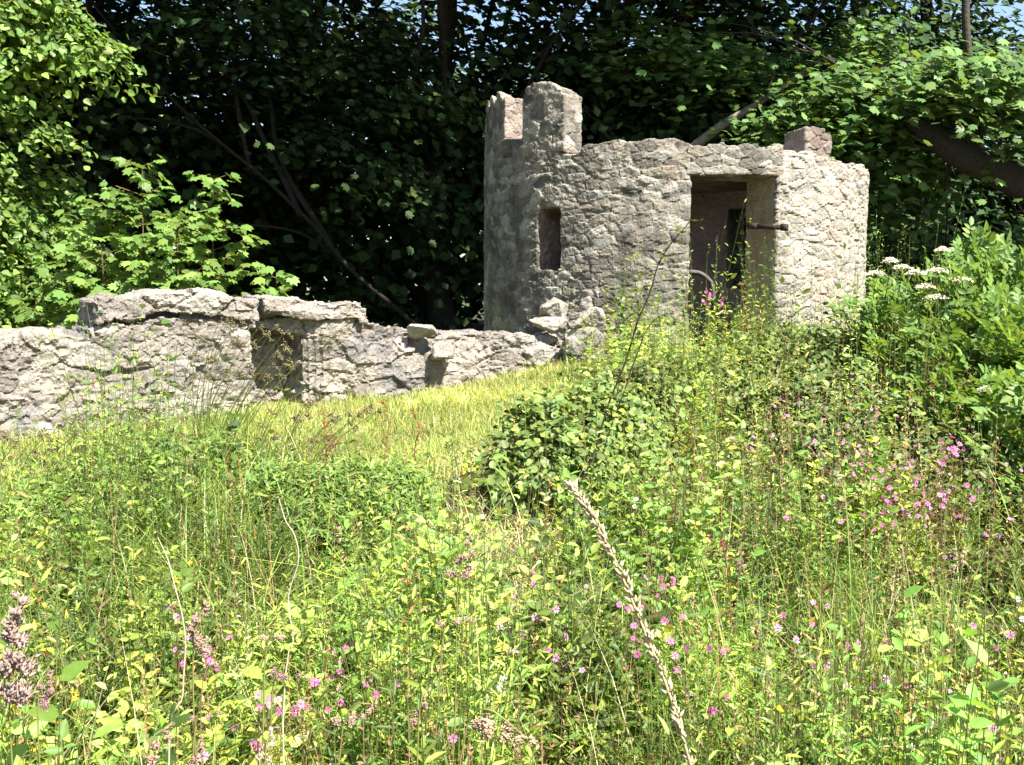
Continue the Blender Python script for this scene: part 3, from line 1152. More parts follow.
def blades(g, x, y, h, w, lean, cols, seg=4, z=None, curl=1.0):
    n = len(x)
    z = ground(x, y) if z is None else z
    B = np.stack([x, y, z - .01], 1)
    a = RNG.uniform(0, 6.283, n)
    L = np.stack([np.cos(a), np.sin(a), 0 * a], 1)
    a2 = a + math.pi / 2 + RNG.normal(0, .5, n)
    S = np.stack([np.cos(a2), np.sin(a2), 0 * a], 1)
    t = np.linspace(0, 1, seg + 1)
    k = (lean * h)[:, None]
    tt = t[None]
    hor = k * tt ** 2
    ver = h[:, None] * (tt - curl * .45 * np.clip(lean, 0, 1.2)[:, None] * tt ** 2)
    C0 = B[:, None] + L[:, None] * hor[..., None] + np.array([0, 0, 1.0]) * ver[..., None]
    wd = w[:, None] * np.clip(1 - tt ** 1.8, .06, 1)
    V = np.stack([C0 - S[:, None] * wd[..., None], C0 + S[:, None] * wd[..., None]], 2).reshape(n, -1, 3)
    i = np.arange(seg) * 2
    f = np.stack([i, i + 1, i + 3, i + 2], 1)
    Fq = (f[None] + (np.arange(n) * (seg + 1) * 2)[:, None, None]).reshape(-1, 4)
    g.add(V.reshape(-1, 3), Fq, np.repeat(cols, (seg + 1) * 2, 0))
    return C0[:, -1]


def mixcols(n, pal, wts, dv=.28):
    k = RNG.choice(len(pal), n, p=np.array(wts) / np.sum(wts))
    return tint(np.asarray(pal)[k], n, dv, .10)


YG, MG, DG, ST = (.245, .315, .055), (.135, .225, .04), (.06, .11, .022), (.44, .37, .20)

def patch0(x, y, s, seed):
    return fbm(np.stack([x * s, y * s, 0 * x], 1), 3, seed)


# short dry turf
g = G()
n = 190000
x = RNG.uniform(-6.5, 1.6, n)
y = RNG.uniform(4.8, 10.0, n)
ok = (RNG.uniform(size=n) < lawn(x, y)) & ~inside_build(x, y)
x, y = x[ok], y[ok]
h = RNG.gamma(4, .017, len(x)) * (1 + .5 * vnoise(np.stack([x * 2, y * 2, 0 * x], 1), 12))
pch = smooth(-.2, .5, fbm(np.stack([x * .9, y * 1.6, 0 * x], 1), 3, 15))[:, None]
cc = mixcols(len(x), [(.35, .38, .11), (.27, .33, .08), (.50, .44, .21)], [.5, .35, .15]) * (1 - pch) + mixcols(len(x), [(.22, .31, .07), (.31, .36, .095), (.50, .43, .21)], [.55, .35, .10]) * pch
cc = cc * np.exp(.7 * fbm(np.stack([x * 1.7, y * 2.6, 0 * x], 1), 3, 18))[:, None]
blades(g, x, y, h, RNG.uniform(.002, .004, len(x)), RNG.uniform(.2, 1.3, len(x)), cc, 2)
x = RNG.uniform(-5.5, 1.4, 2600)
y = RNG.uniform(5.0, 9.6, 2600)
ok = (RNG.uniform(size=2600) < lawn(x, y) * smooth(0, .3, patch0(x, y, 1.6, 19))) & ~inside_build(x, y)
x, y = x[ok], y[ok]
for q in range(5):
    blades(g, x + RNG.normal(0, .03, len(x)), y + RNG.normal(0, .03, len(x)), RNG.uniform(.08, .24, len(x)), RNG.uniform(.002, .004, len(x)), RNG.uniform(.2, 1.1, len(x)), mixcols(len(x), [MG, YG, (.40, .36, .15)], [.4, .35, .25]), 3)
tag(g.build('lawn_grass', M_GRASS), 'short yellowing turf between the bank and the wall', 'grass', kind='stuff')


PATH = [(at(px, py, Y)[0], Y) for (px, py, Y) in ((515, 470, 5.4), (530, 520, 4.5), (540, 560, 3.7))]


def pathd(x, y):
    return np.min([np.hypot((x - a) / .22, (y - b) / .5) for a, b in PATH], 0)


def rough(x, y):
    m = (1 - lawn(x, y)) * (1 - .9 * np.exp(-pathd(x, y) ** 2)) * (~inside_build(x, y))
    return m


def patch(x, y, s, seed):
    return fbm(np.stack([x * s, y * s, 0 * x], 1), 3, seed)


def clump(x, y):
    """patchwork of single-species clumps: cell id, dome height, shade of green"""
    q = np.stack([x, y, 0 * x], 1)
    w = np.stack([fbm(q * 2.2 + 5 * k, 2, 700 + k) for k in range(3)], 1) * .16
    q = (q + w) / np.array([.44, .62, 1])
    q[:, 2] = .5
    f1, f2, cid, _ = worley(q, 710)
    return cid, smooth(0, .42, f2 - f1), (cid * 37.7) % 1.0


def species(x, y, lo, hi, other=.16):
    cid, dome, tone = clump(x, y)
    return np.where((cid >= lo) & (cid < hi), 1.0, other) * (.14 + .86 * dome)


def domeh(x, y):
    cid, dome, tone = clump(x, y)
    return (.40 + .74 * dome) * (.75 + .5 * ((cid * 91.3) % 1.0))


def bank(x, y):
    q = x / y
    return domeh(x, y) * bank0(x, y)


def bank0(x, y):
    q = x / y
    return 1 + .9 * np.exp(-((q + .34) / .085) ** 2 - ((y - 4.7) / .7) ** 2) - .45 * (1 - smooth(-.50, -.42, q)) * smooth(3.8, 4.8, y) + .35 * smooth(0, .08, q) * smooth(4, 6, y) * (1 - smooth(8, 9.5, y)) - .35 * smooth(.36, .44, q) * smooth(3.2, 4.4, y) * (1 - smooth(6.5, 7.5, y))


# long meadow grass
g = G()
x, y = frustum_pts(85000, 1.1, 10.5, .66, .8)
keep = RNG.uniform(size=len(x)) < rough(x, y) * species(x, y, .76, 1.0, .30)
x, y = x[keep], y[keep]
n = len(x)
far = smooth(1.5, 5, y)
h = RNG.gamma(5, .075, n) * (.75 + .25 * (1 - far)) * (1 + .3 * patch(x, y, 1.4, 31))
h = np.clip(h * bank(x, y), .08, .85) * np.where(y < 1.5, .7, 1)
pg = smooth(-.3, .4, patch(x, y, .6, 41))[:, None]
cc = mixcols(n, [YG, MG, DG, ST, (.25, .22, .08)], [.40, .30, .06, .15, .09]) * pg + mixcols(n, [MG, DG, YG, ST], [.45, .2, .23, .12]) * (1 - pg)
blades(g, x, y, h, RNG.uniform(.0016, .0040, n), RNG.uniform(.1, 1.0, n), cc, 4)
x = RNG.normal(-.345, .075, 6500)
y = RNG.normal(4.7, .55, 6500)
x = x * y
blades(g, x, y, RNG.uniform(.25, .72, len(x)), RNG.uniform(.002, .0042, len(x)), RNG.uniform(.3, 1.2, len(x)), mixcols(len(x), [MG, YG, (.22, .28, .11), ST], [.4, .4, .12, .08]), 5)
x, y = frustum_pts(9000, 1.5, 9.5, .64, .6)
k = RNG.uniform(size=len(x)) < rough(x, y) * smooth(-.05, .25, patch(x, y, 1.1, 95))
x, y = x[k], y[k]
blades(g, x, y, RNG.uniform(.4, .85, len(x)), RNG.uniform(.0022, .0045, len(x)), RNG.uniform(.5, 1.3, len(x)), mixcols(len(x), [MG, YG, (.2, .26, .10)], [.5, .3, .2]), 6)
tag(g.build('meadow_grass', M_GRASS), 'long mixed green and straw coloured grass all over the bank', 'grass', kind='stuff')


def forbs(g, x, y, h, L, T, Fs, size, cols_fn, up=(.1, .8), stemcol=(.12, .16, .05), stemw=.0018, taper=.45):
    n = len(x)
    z = ground(x, y)
    a = RNG.uniform(0, 6.283, n)
    ln = RNG.uniform(0, .35, n)
    tip = np.stack([x + np.cos(a) * ln * h, y + np.sin(a) * ln * h, z + h], 1)
    base = np.stack([x, y, z], 1)
    t = np.sort(RNG.uniform(.12, 1, (n, L)), 1)
    P = base[:, None] + (tip - base)[:, None] * t[..., None]
    az = RNG.uniform(0, 6.283, (n, 1)) + np.arange(L)[None] * 2.4 + RNG.normal(0, .3, (n, L))
    el = RNG.uniform(up[0], up[1], (n, L))
    D = np.stack([np.cos(az) * np.cos(el), np.sin(az) * np.cos(el), np.sin(el)], -1).reshape(-1, 3)
    S = (RNG.uniform(.65, 1.25, (n, L)) * (1 - taper * t) * size[:, None]).ravel()
    U = np.array([.32, -.38, .85]) + RNG.normal(0, .35, D.shape)
    tn = clump(x, y)[2]
    c = cols_fn(n) * np.exp(.35 * patch(x, y, 1.5, 333) + 1.25 * (tn - .5))[:, None]
    c = np.clip(c * (1 + np.array([.35, .1, .1]) * patch(x, y, .8, 444)[:, None]), .004, .6)
    size = size * np.clip((y / 2.8) ** 1.7, .27, 1)
    h = np.minimum(h * np.clip((y - .5) / 1.3, .25, 1), .16 + .17 * y)
    h = h * (1 - .6 * smooth(7.2, 8.4, y))
    C = np.repeat(c, L, 0) * np.exp(RNG.normal(0, .15, (n * L, 1)))
    scatter(g, T, Fs, P.reshape(-1, 3), basis_d(D, U), S, C)
    # stems as thin crossed strips
    sd = np.stack([np.cos(a + 1.57), np.sin(a + 1.57), 0 * a], 1) * stemw
    V = np.stack([base - sd, base + sd, tip + sd * .4, tip - sd * .4], 1).reshape(-1, 3)
    g.add(V, (np.arange(n) * 4)[:, None] + np.arange(4)[None], np.repeat(tint(stemcol, n, .2), 4, 0))
    return tip


g = G()
# broad leaved plants
x, y = frustum_pts(30000, 1.3, 9.3, .64, .7)
k = RNG.uniform(size=len(x)) < rough(x, y) * species(x, y, 0, .42, .22)
x, y = x[k], y[k]
h = RNG.uniform(.14, .52, len(x)) * (1 + 1.3 * patch(x, y, 1.1, 52)) * bank(x, y)
forbs(g, x, y, h, 12, OVATE, F_LEAF, RNG.uniform(.036, .088, len(x)) * (.75 + .5 * smooth(-.3, .3, patch(x, y, 1.7, 53))), lambda n: mixcols(n, [YG, MG, DG, (.14, .20, .06)], [.32, .40, .13, .15]))
# narrow leaved plants
x, y = frustum_pts(30000, 1.3, 9.3, .64, .7)
k = RNG.uniform(size=len(x)) < rough(x, y) * species(x, y, .30, .66)
x, y = x[k], y[k]
h = RNG.uniform(.18, .60, len(x)) * (1 + 1.2 * patch(x, y, 1.0, 62)) * bank(x, y)
forbs(g, x, y, h, 18, LANCE, F_LEAF, RNG.uniform(.026, .06, len(x)), lambda n: mixcols(n, [YG, MG, (.16, .20, .07), (.25, .17, .07)], [.36, .40, .18, .06]), (.2, 1.0))
tag(g.build('meadow_leaves', M_LEAF), 'leafy wild herbs packed together over the whole bank', 'herbs', kind='stuff')

# feathery bedstraw in clumps
g = G()
x, y = frustum_pts(34000, 1.3, 8.5, .62, .5)
k = RNG.uniform(size=len(x)) < rough(x, y) * species(x, y, .62, .80, .05)
x, y = x[k], y[k]
h = RNG.uniform(.2, .5, len(x)) * bank(x, y)
forbs(g, x, y, h, 22, LANCE * np.array([.6, 1, 1]), F_LEAF, RNG.uniform(.018, .032, len(x)), lambda n: mixcols(n, [(.16, .25, .035), (.12, .21, .03), (.24, .28, .04)], [.5, .3, .2]), (.1, .9), (.12, .2, .04), .001, .2)
tag(g.build('bedstraw', M_LEAF), 'feathery bright green bedstraw in soft clumps across the bank', 'herbs', kind='stuff')

# rusty sorrel haze, thickest on the right
g = G()
x, y = frustum_pts(5000, 1.6, 8.0, .62, .4)
k = RNG.uniform(size=5000) < rough(x, y) * (.10 + .8 * np.exp(-((x / y - .38) / .16) ** 2 - ((y - 5.0) / 1.6) ** 2) + .35 * smooth(.0, .3, patch(x, y, 1.0, 91)))
x, y = x[k], y[k]
forbs(g, x, y, RNG.uniform(.35, .72, len(x)), 30, LANCE * np.array([1.6, 1, 1]), F_LEAF, RNG.uniform(.010, .020, len(x)), lambda n: mixcols(n, [(.28, .13, .09), (.34, .22, .12), (.30, .20, .08)], [.4, .35, .25]), (.2, 1.3), (.24, .15, .07), .0014, .3)
tag(g.build('sorrel', M_DRY), 'rusty red brown seeding sorrel hazing the right of the bank', 'weeds', kind='stuff')

# dead thatch on the little path and scattered bleached stalks
g = G()
n = 9000
x, y = frustum_pts(n, 1.2, 8.0, .6, .4)
pc = PATH
pd = pathd(x, y)
k = RNG.uniform(size=n) < (1 - lawn(x, y)) * ~inside_build(x, y) * (.18 + 1.5 * np.exp(-pd ** 2))
x, y = x[k], y[k]
nb = len(x)
for _ in range(1):
    blades(g, x, y, RNG.uniform(.15, .55, nb), RNG.uniform(.001, .0022, nb), RNG.uniform(.1, 1.3, nb), mixcols(nb, [(.50, .41, .24), (.40, .30, .17), (.30, .19, .11)], [.5, .3, .2]), 4)
xs = np.concatenate([RNG.normal(a, .22, 900) for a, b in pc])
ys = np.concatenate([RNG.normal(b, .38, 900) for a, b in pc])
blades(g, xs, ys, RNG.uniform(.12, .38, len(xs)), RNG.uniform(.0012, .0025, len(xs)), RNG.uniform(.6, 1.6, len(xs)), mixcols(len(xs), [(.55, .46, .25), (.46, .37, .19), (.3, .3, .09)], [.5, .3, .2]), 4)
x, y = frustum_pts(900, 1.6, 9.0, .62, .4)
k = RNG.uniform(size=900) < rough(x, y) * np.where(x > .1 * y, 1, .4)
x, y = x[k], y[k]
blades(g, x, y, RNG.uniform(.4, .85, len(x)), RNG.uniform(.0010, .0018, len(x)), RNG.uniform(.05, .5, len(x)), mixcols(len(x), [(.5, .42, .24), (.36, .25, .14), (.35, .34, .12)], [.4, .3, .3]), 4)
tag(g.build('dead_grass', M_DRY), 'bleached dead grass stalks lying among the green, thickest along the little path', 'grass', kind='stuff')


# ------------------------------------------------------------------ single plants one can point at
def flower_mesh(r, col, petals=5, notch=True, eye=None):
    g = G()
    for i in range(petals):
        a = i * 2 * math.pi / petals
        pts = [(0, .12, 0), (.30, .55, .12), (.36, .95, .10), (.10, .84, .13), (-.10, .84, .13), (-.36, .95, .10), (-.30, .55, .12)]
        if not notch:
            pts = [(0, .1, 0), (.26, .5, .06), (.24, .85, .05), (.1, 1.0, .03), (-.1, 1.0, .03), (-.24, .85, .05), (-.26, .5, .06)]
        V = np.array(pts) * r
        c, s = math.cos(a), math.sin(a)
        V = V @ np.array([[c, s, 0], [-s, c, 0], [0, 0, 1]])
        g.add(V, [np.array([[0, 1, 2, 3], [0, 4, 5, 6]]), np.array([[0, 3, 4]])], np.array(col) * random.uniform(.85, 1.15))
    if eye is not None:
        a = np.linspace(0, 6.283, 7)[:-1]
        V = np.concatenate([np.stack([.25 * r * np.cos(a), .25 * r * np.sin(a), 0 * a + .02 * r], 1), [[0, 0, .22 * r]]])
        g.add(V, np.array([[i, (i + 1) % 6, 6] for i in range(6)]), np.array(eye))
    else:
        V = np.array([(0, 0, -1.1), (.16, 0, -.5), (0, .16, -.5), (-.16, 0, -.5), (0, -.16, -.5), (0, 0, .05)]) * r
        g.add(V, np.array([[0, 2, 1], [0, 3, 2], [0, 4, 3], [0, 1, 4], [1, 2, 5], [2, 3, 5], [3, 4, 5], [4, 1, 5]]), np.array([.16, .05, .06]))
    return g


PINK = (.60, .17, .38)
CAMP = [flower_mesh(.0135, PINK).mesh('flower', M_PETAL), flower_mesh(.0135, (.52, .12, .32)).mesh('flower', M_PETAL), flower_mesh(.0135, (.64, .30, .48)).mesh('flower', M_PETAL)]
WHITE = flower_mesh(.016, (.80, .80, .76), 5, True, (.6, .6, .3)).mesh('flower', M_PETAL)
YELL = flower_mesh(.013, (.80, .62, .04), 5, False, (.6, .45, .03)).mesh('flower', M_PETAL)


def flower_plant(name, p, label, group, meshes, nf, spread, cat, seed, leafcol=(.11, .17, .035), face=(0, -.6, .6), scale=1.0):
    """a stem with leaves and separate flower heads, its top at p"""
    rs = np.random.default_rng(seed)
    z = gz(p[0], p[1])
    root = empty(name, (p[0], p[1], z), label, cat, group)
    hgt = max(.12, p[2] - z)
    w = G()
    top = np.array([0, 0, hgt])
    st = wob(curve([(rs.normal(0, .03), rs.normal(0, .03), 0), (0, 0, hgt * .6), top - [0, 0, .03]], 9), .02, 3, seed)
    tube(w, st, np.linspace(.0022, .0012, 9), np.array([.17, .12, .06]), 4)
    heads = []
    for k in range(nf):
        e = top + rs.normal(0, 1, 3) * np.array([spread, spread, spread * .8])
        e[2] = min(max(e[2], .08), hgt + spread)
        s = st[rs.integers(4, 8)]
        tube(w, curve([s, (s + e) / 2 + [0, 0, .01], e], 5), .0009, np.array([.17, .11, .06]), 3)
        heads.append(e)
    P, D = [], []
    for f in np.linspace(.15, .9, 6):
        s = st[int(f * 8)]
        a = rs.uniform(0, 6.28)
        for q in (0, math.pi):
            P.append(s)
            D.append((math.cos(a + q), math.sin(a + q), .5))
    P, D = np.array(P), np.array(D)
    scatter(w, LANCE * np.array([1.5, 1, 1]), F_LEAF, P, basis_d(D), rs.uniform(.03, .065, len(P)), tint(leafcol, len(P)))
    w.build('stem', M_LEAF, root)
    for e in heads:
        m = meshes[rs.integers(len(meshes))]
        o = link('flower', m, root, tuple(e))
        n = Vector(np.array(face) + rs.normal(0, .5, 3)).normalized()
        o.rotation_mode = 'QUATERNION'
        o.rotation_quaternion = n.to_track_quat('Z', 'Y')
        s = rs.uniform(.55, .95) * scale
        o.scale = (s, s, s)
    return root


GC = 'pink campion plants on the bank'
drifts = [
    ('pink campion plant flowering in the drift below the elder bush', .38, 4, .06,
     [(838, 465), (848, 478), (862, 462), (872, 445), (880, 470), (893, 480), (905, 468), (918, 475), (930, 492), (945, 505), (958, 490), (905, 500), (848, 505), (852, 520), (868, 500), (890, 500), (915, 455), (880, 415), (972, 512), (985, 520), (935, 470), (860, 430), (820, 440), (1000, 540)]),
    ('pink campion plant flowering right at the turret foot among brambles', .36, 3, .05,
     [(795, 405), (805, 425), (770, 425), (745, 440), (835, 375), (785, 390), (912, 425), (750, 450), (730, 400)]),
    ('pink campion plant flowering in the middle of the bank under the dry seed spike', .42, 4, .045,
     [(520, 590), (527, 620), (515, 628), (540, 632), (555, 655), (618, 600), (625, 645), (655, 580), (675, 605), (690, 660), (690, 630), (480, 620)]),
    ('pink campion plant flowering in the lower left of the bank', .45, 4, .04,
     [(180, 620), (255, 715), (262, 690), (342, 640), (350, 685), (370, 695), (335, 700), (362, 680), (210, 650), (300, 720), (190, 665), (230, 752), (440, 758)]),
    ('pink campion plant flowering in the lower right of the bank', .42, 3, .05,
     [(805, 620), (900, 665), (865, 690), (790, 640), (945, 715), (1012, 755), (700, 690), (840, 650), (870, 740), (980, 640), (760, 720)]),
]
_r = np.random.default_rng(8)
for _i in range(30):
    drifts[0][4].append((int(_r.normal(905, 45)), int(_r.normal(465, 30))))
sd = 900
for lab, hh, nf, spd, pts in drifts:
    for (px, py) in pts:
        sd += 1
        p = hit(px, py, hh + random.uniform(.0, .14))
        flower_plant('pink_campion', p, lab, GC, CAMP, nf + random.choice((-1, 0, 1)), spd, 'flower', sd)
p = hit(955, 448, .5)
flower_plant('pink_campion', p, 'brightest magenta flower spray, just left of the elder shade', GC, [CAMP[0]], 9, .05, 'flower', 870, scale=1.4)
for (px, py, lab) in ((470, 510, 'white flowered plant near the top of the dry path'), (428, 540, 'white flowers beside the bedstraw in the middle of the bank'), (420, 575, 'white flowers below the others at the middle of the bank'), (515, 625, 'white flower just right of the pink campions in the middle'),
                      (500, 690, 'small white flower low in the middle foreground'), (640, 505, 'white flowers showing through the bramble mound'), (1018, 610, 'large white flowers at the right edge of the bank'), (935, 735, 'single white flower in the lower right corner'), (815, 680, 'white flower among thin stems on the lower right')):
    sd += 1
    flower_plant('white_flower', hit(px, py, .42), lab, 'white flowers on the bank', [WHITE], random.choice((2, 3, 4)), .03, 'flower', sd)
for (px, py, lab) in ((20, 705, 'yellow flowers in the lower left corner, upper of two clumps'), (22, 745, 'yellow flowers in the lower left corner, lower of two clumps'), (62, 662, 'yellow flowers beside the purple grass head'), (70, 690, 'yellow flowers a little below the purple grass head'), (190, 570, 'tiny yellow flowers left of the bent straw'), (385, 600, 'yellow flowers in the middle left of the bank'),
                      (555, 352, 'yellow flowers at the foot of the tumbled stones'), (470, 470, 'small yellow flowers beside the dry path')):
    sd += 1
    flower_plant('yellow_flower', hit(px, py, .40 if py > 400 else .12), lab, 'yellow flowers on the bank', [YELL], random.choice((4, 5, 6)), .03, 'flower', sd)


def spikelets(g, P, D, size, col, dv=.25):
    """plump little husks along directions D"""
    T = np.array([[0, 0, 0], [.2, .35, .06], [0, .35, .2], [-.2, .35, .06], [0, .35, -.14], [0, 1, 0]])
    Fs = [np.array([[0, 2, 1], [0, 3, 2], [0, 4, 3], [0, 1, 4], [1, 2, 5], [2, 3, 5], [3, 4, 5], [4, 1, 5]])]
    scatter(g, T, Fs, P, basis_d(D), size, tint(col, len(P), dv, .08))


def seed_grass(px, py, Y, size, label, col, seed, lean=(0, 1), clumps=9, group='tufted grass heads close to the camera', name='grass_seed_head'):
    """cocksfoot: a stem with dense side clumps of spikelets"""
    rs = np.random.default_rng(seed)
    p = at(px, py, Y)
    z = gz(p[0], Y)
    d = unit(np.array([lean[0], .1, lean[1]], float))
    L = size * 1.25
    b = p - d * L * .5
    t = p + d * L * .5
    root = empty(name, (0, 0, 0), label, 'grass', group)
    w, g = G(), G()
    tube(w, curve([(p[0] - lean[0] * .25, Y + .05, z), (b[0] - lean[0] * .04, b[1] + .02, (b[2] * .6 + z * .4)), b, t], 16), np.linspace(.0018, .0009, 16), np.array([.30, .29, .10]), 4)
    P, D, S = [], [], []
    for k in range(clumps):
        f = (k + .3) / clumps
        s = b + (t - b) * f
        a = rs.uniform(0, 6.28)
        side = np.array([math.cos(a), math.sin(a) * .7, rs.uniform(-.1, .5)])
        e = s + side * L * .19 * (1.05 - f)
        m = int(80 * (1.15 - f))
        for q in range(m):
            P.append(e + rs.normal(0, L * .038, 3) * (1.25 - f))
            D.append(d * .8 + side * .5 + rs.normal(0, .45, 3))
            S.append(rs.uniform(.7, 1.3) * L * .078)
    spikelets(g, np.array(P), np.array(D), np.array(S), col)
    w.build('stem', M_GRASS, root)
    g.build('seed_head', M_DRY, root)


PB = (.33, .22, .17)
TN = (.40, .30, .21)
for i, (px, py, Y, s, lab, c, ln, n) in enumerate((
        (14, 650, 1.35, .125, 'tall purple grass head at the left edge', (.26, .185, .155), (.08, 1), 15),
        (44, 690, 1.4, .05, 'small purple grass head beside the tall one at the left edge', (.27, .16, .16), (.3, 1), 8),
        (200, 628, 1.5, .07, 'brown knobbly grass head beside the bent straw on the left', PB, (.25, 1), 9),
        (284, 637, 1.6, .045, 'rounded tan grass head right of the brown knobbly one', TN, (1, .3), 6),
        (465, 558, 1.9, .075, 'upright brown grass head in the middle of the bank', PB, (.3, 1), 9),
        (462, 622, 1.8, .05, 'flat lying tan grass head in the middle of the bank', TN, (1, .1), 6),
        (503, 735, 1.2, .075, 'drooping tan grass head at the bottom centre', (.36, .27, .17), (1, -.35), 10),
        (424, 706, 1.4, .045, 'small brown grass head left of the drooping one', PB, (.3, 1), 6),
        (360, 715, 1.4, .05, 'dusky grass head among pink flowers at the bottom left', PB, (.8, .6), 7),
        (268, 754, 1.2, .055, 'pale fluffy grass head on the bottom edge', (.42, .34, .22), (.1, 1), 8),
        (160, 745, 1.25, .055, 'purple brown grass head in the bottom left corner area', PB, (.5, .8), 7),
        (210, 716, 1.5, .035, 'faint dusky grass head under the bent straw', PB, (1, .2), 5),
        (293, 676, 1.7, .05, 'thin purplish grass head above the bottom left pink flowers', (.30, .18, .18), (1, -.2), 6),
        (200, 755, 1.2, .04, 'short purplish grass head touching the bottom edge', (.30, .18, .16), (.2, 1), 6),
        (960, 560, 2.6, .06, 'tan grass head in the right of the bank', TN, (.3, 1), 7),
        (740, 560, 2.8, .06, 'brown grass head right of the big dry spike', PB, (.1, 1), 7))):
    seed_grass(px, py, Y, s, lab, c, 700 + i, ln, n)


def big_spike():
    root = empty('grass_seed_head', (0, 0, 0), 'long pale dry grass spike slanting up across the foreground', 'grass', 'tufted grass heads close to the camera')
    w, g = G(), G()
    rs = np.random.default_rng(4)
    Y = .95
    pts = [at(735, 900, Y), at(692, 768, Y), at(668, 690, Y), at(640, 620, Y), at(613, 556, Y), at(590, 515, Y), at(572, 487, Y)]
    b = pts[0].copy()
    b[2] = gz(b[0], b[1])
    pts = [b] + pts
    P0 = curve(pts, 70)
    tube(w, P0, np.linspace(.0022, .0008, 70), np.array([.42, .33, .18]), 5)
    P, D, S = [], [], []
    i0 = int(np.argmin(np.abs(P0[:, 2] - at(690, 770, Y)[2])))
    n = len(P0)
    for k in range(260):
        f = rs.uniform(0, 1)
        j = i0 + f * (n - 1 - i0)
        j0 = min(int(j), n - 2)
        s = P0[j0] + (P0[j0 + 1] - P0[j0]) * (j - j0)
        d = unit(P0[j0 + 1] - P0[j0])
        a = rs.uniform(0, 6.28)
        side = np.array([math.cos(a), math.sin(a) * .8, 0])
        wd = .0033 * np.interp(f, [0, .3, .8, 1], [.8, 1.1, 1, .6])
        P.append(s + side * wd * .6)
        D.append(d + side * rs.uniform(.1, .85) + rs.normal(0, .14, 3))
        S.append(rs.uniform(.005, .0125))
    spikelets(g, np.array(P), np.array(D), np.array(S), (.42, .355, .225), .3)
    w.build('stem', M_DRY, root)
    g.build('seed_head', M_DRY, root)


big_spike()


def stalk(name, pts, Y, r, col, label, cat, group=None, leaves=0, lcol=MG, lsize=.03, seed=0, mat=None):
    root = empty(name, (0, 0, 0), label, cat, group)
    w = G()
    P = [at(px, py, Y if np.isscalar(Y) else Y[k]) for k, (px, py) in enumerate(pts)]
    b = P[0].copy()
    b[2] = gz(b[0], b[1])
    if P[0][2] > b[2] + .03:
        P = [b] + P
    C = wob(curve(P, 26), .016, 7, seed)
    tube(w, C, np.linspace(r, r * .4, 26), np.array(col), 5)
    w.build('stem', mat or M_DRY, root)
    if leaves:
        g = G()
        rs = np.random.default_rng(seed)
        j = rs.integers(6, 26, leaves)
        a = rs.uniform(0, 6.28, leaves)
        D = np.stack([np.cos(a), np.sin(a), rs.uniform(-.2, .8, leaves)], 1)
        scatter(g, LANCE * np.array([1.3, 1, 1]), F_LEAF, C[j], basis_d(D), rs.uniform(.6, 1.3, leaves) * lsize, tint(lcol, leaves, .3))
        g.build('foliage', M_LEAF, root)
    return root


GS = 'bare stalks standing out of the bank'
stalk('dry_stalk', [(165, 765), (183, 690), (184, 620), (172, 570), (158, 540)], 1.6, .0018, (.50, .40, .27), 'long pale bent straw on the left of the bank', 'stalk', GS, seed=1)
stalk('dry_stalk', [(284, 690), (293, 640), (290, 600), (303, 560), (300, 535), (288, 520), (278, 500)], 2.0, .0020, (.52, .42, .32), 'crooked whitish straw with a kinked tip left of centre', 'stalk', GS, seed=2)
stalk('tall_weed', [(574, 505), (596, 445), (622, 372), (650, 290), (668, 250), (690, 222)], [4.3, 4.3, 4.3, 4.3, 4.3, 4.3], .006, (.035, .028, .02), 'tall thin dark weed rising in front of the turret wall', 'weed', GS, 46, (.15, .18, .06), .055, 3)
stalk('tall_weed', [(598, 470), (618, 410), (640, 345), (655, 320)], 4.6, .005, (.04, .03, .022), 'shorter dark weed close beside the tall one', 'weed', GS, 26, (.16, .19, .06), .045, 4)
stalk('dry_stalk', [(700, 452), (740, 430), (775, 410), (800, 388)], 5.5, .005, (.07, .05, .04), 'dark curved twig arching over the brambles below the turret', 'stalk', GS, seed=5)
stalk('dry_stalk', [(200, 720), (225, 640), (240, 560)], 1.8, .0014, (.22, .13, .08), 'thin red brown stalk leaning right on the left of the bank', 'stalk', GS, seed=6)
stalk('dry_stalk', [(210, 765), (240, 690), (270, 615)], 1.5, .0015, (.30, .34, .10), 'thin straight green stalk leaning right near the bottom left', 'stalk', GS, seed=7)
for i, (px, a, b, Y, lab) in enumerate(((324, 480, 405, 4.9, 'red brown dock stem on the edge of the lawn, taller of the pair'), (333, 478, 425, 5.0, 'red brown dock stem on the edge of the lawn, shorter of the pair'), (640, 480, 420, 6, 'rusty dock stem in front of the bramble mound'),
                                      (415, 445, 408, 6.0, 'thin brown dock stem alone on the edge of the lawn'), (385, 455, 398, 5.6, 'dark leafy dock stem right of the red pair'), (725, 640, 540, 3.2, 'rusty stem right of the big dry spike'), (835, 560, 480, 4.2, 'rusty stem beneath the campion drift'))):
    stalk('dock_plant', [(px, a), (px + 3, (a + b) / 2), (px - 2, b)], Y, .004, (.22, .09, .05), lab, 'dock', 'dock stems on the bank', 40, (.24, .11, .06), .035, 30 + i)


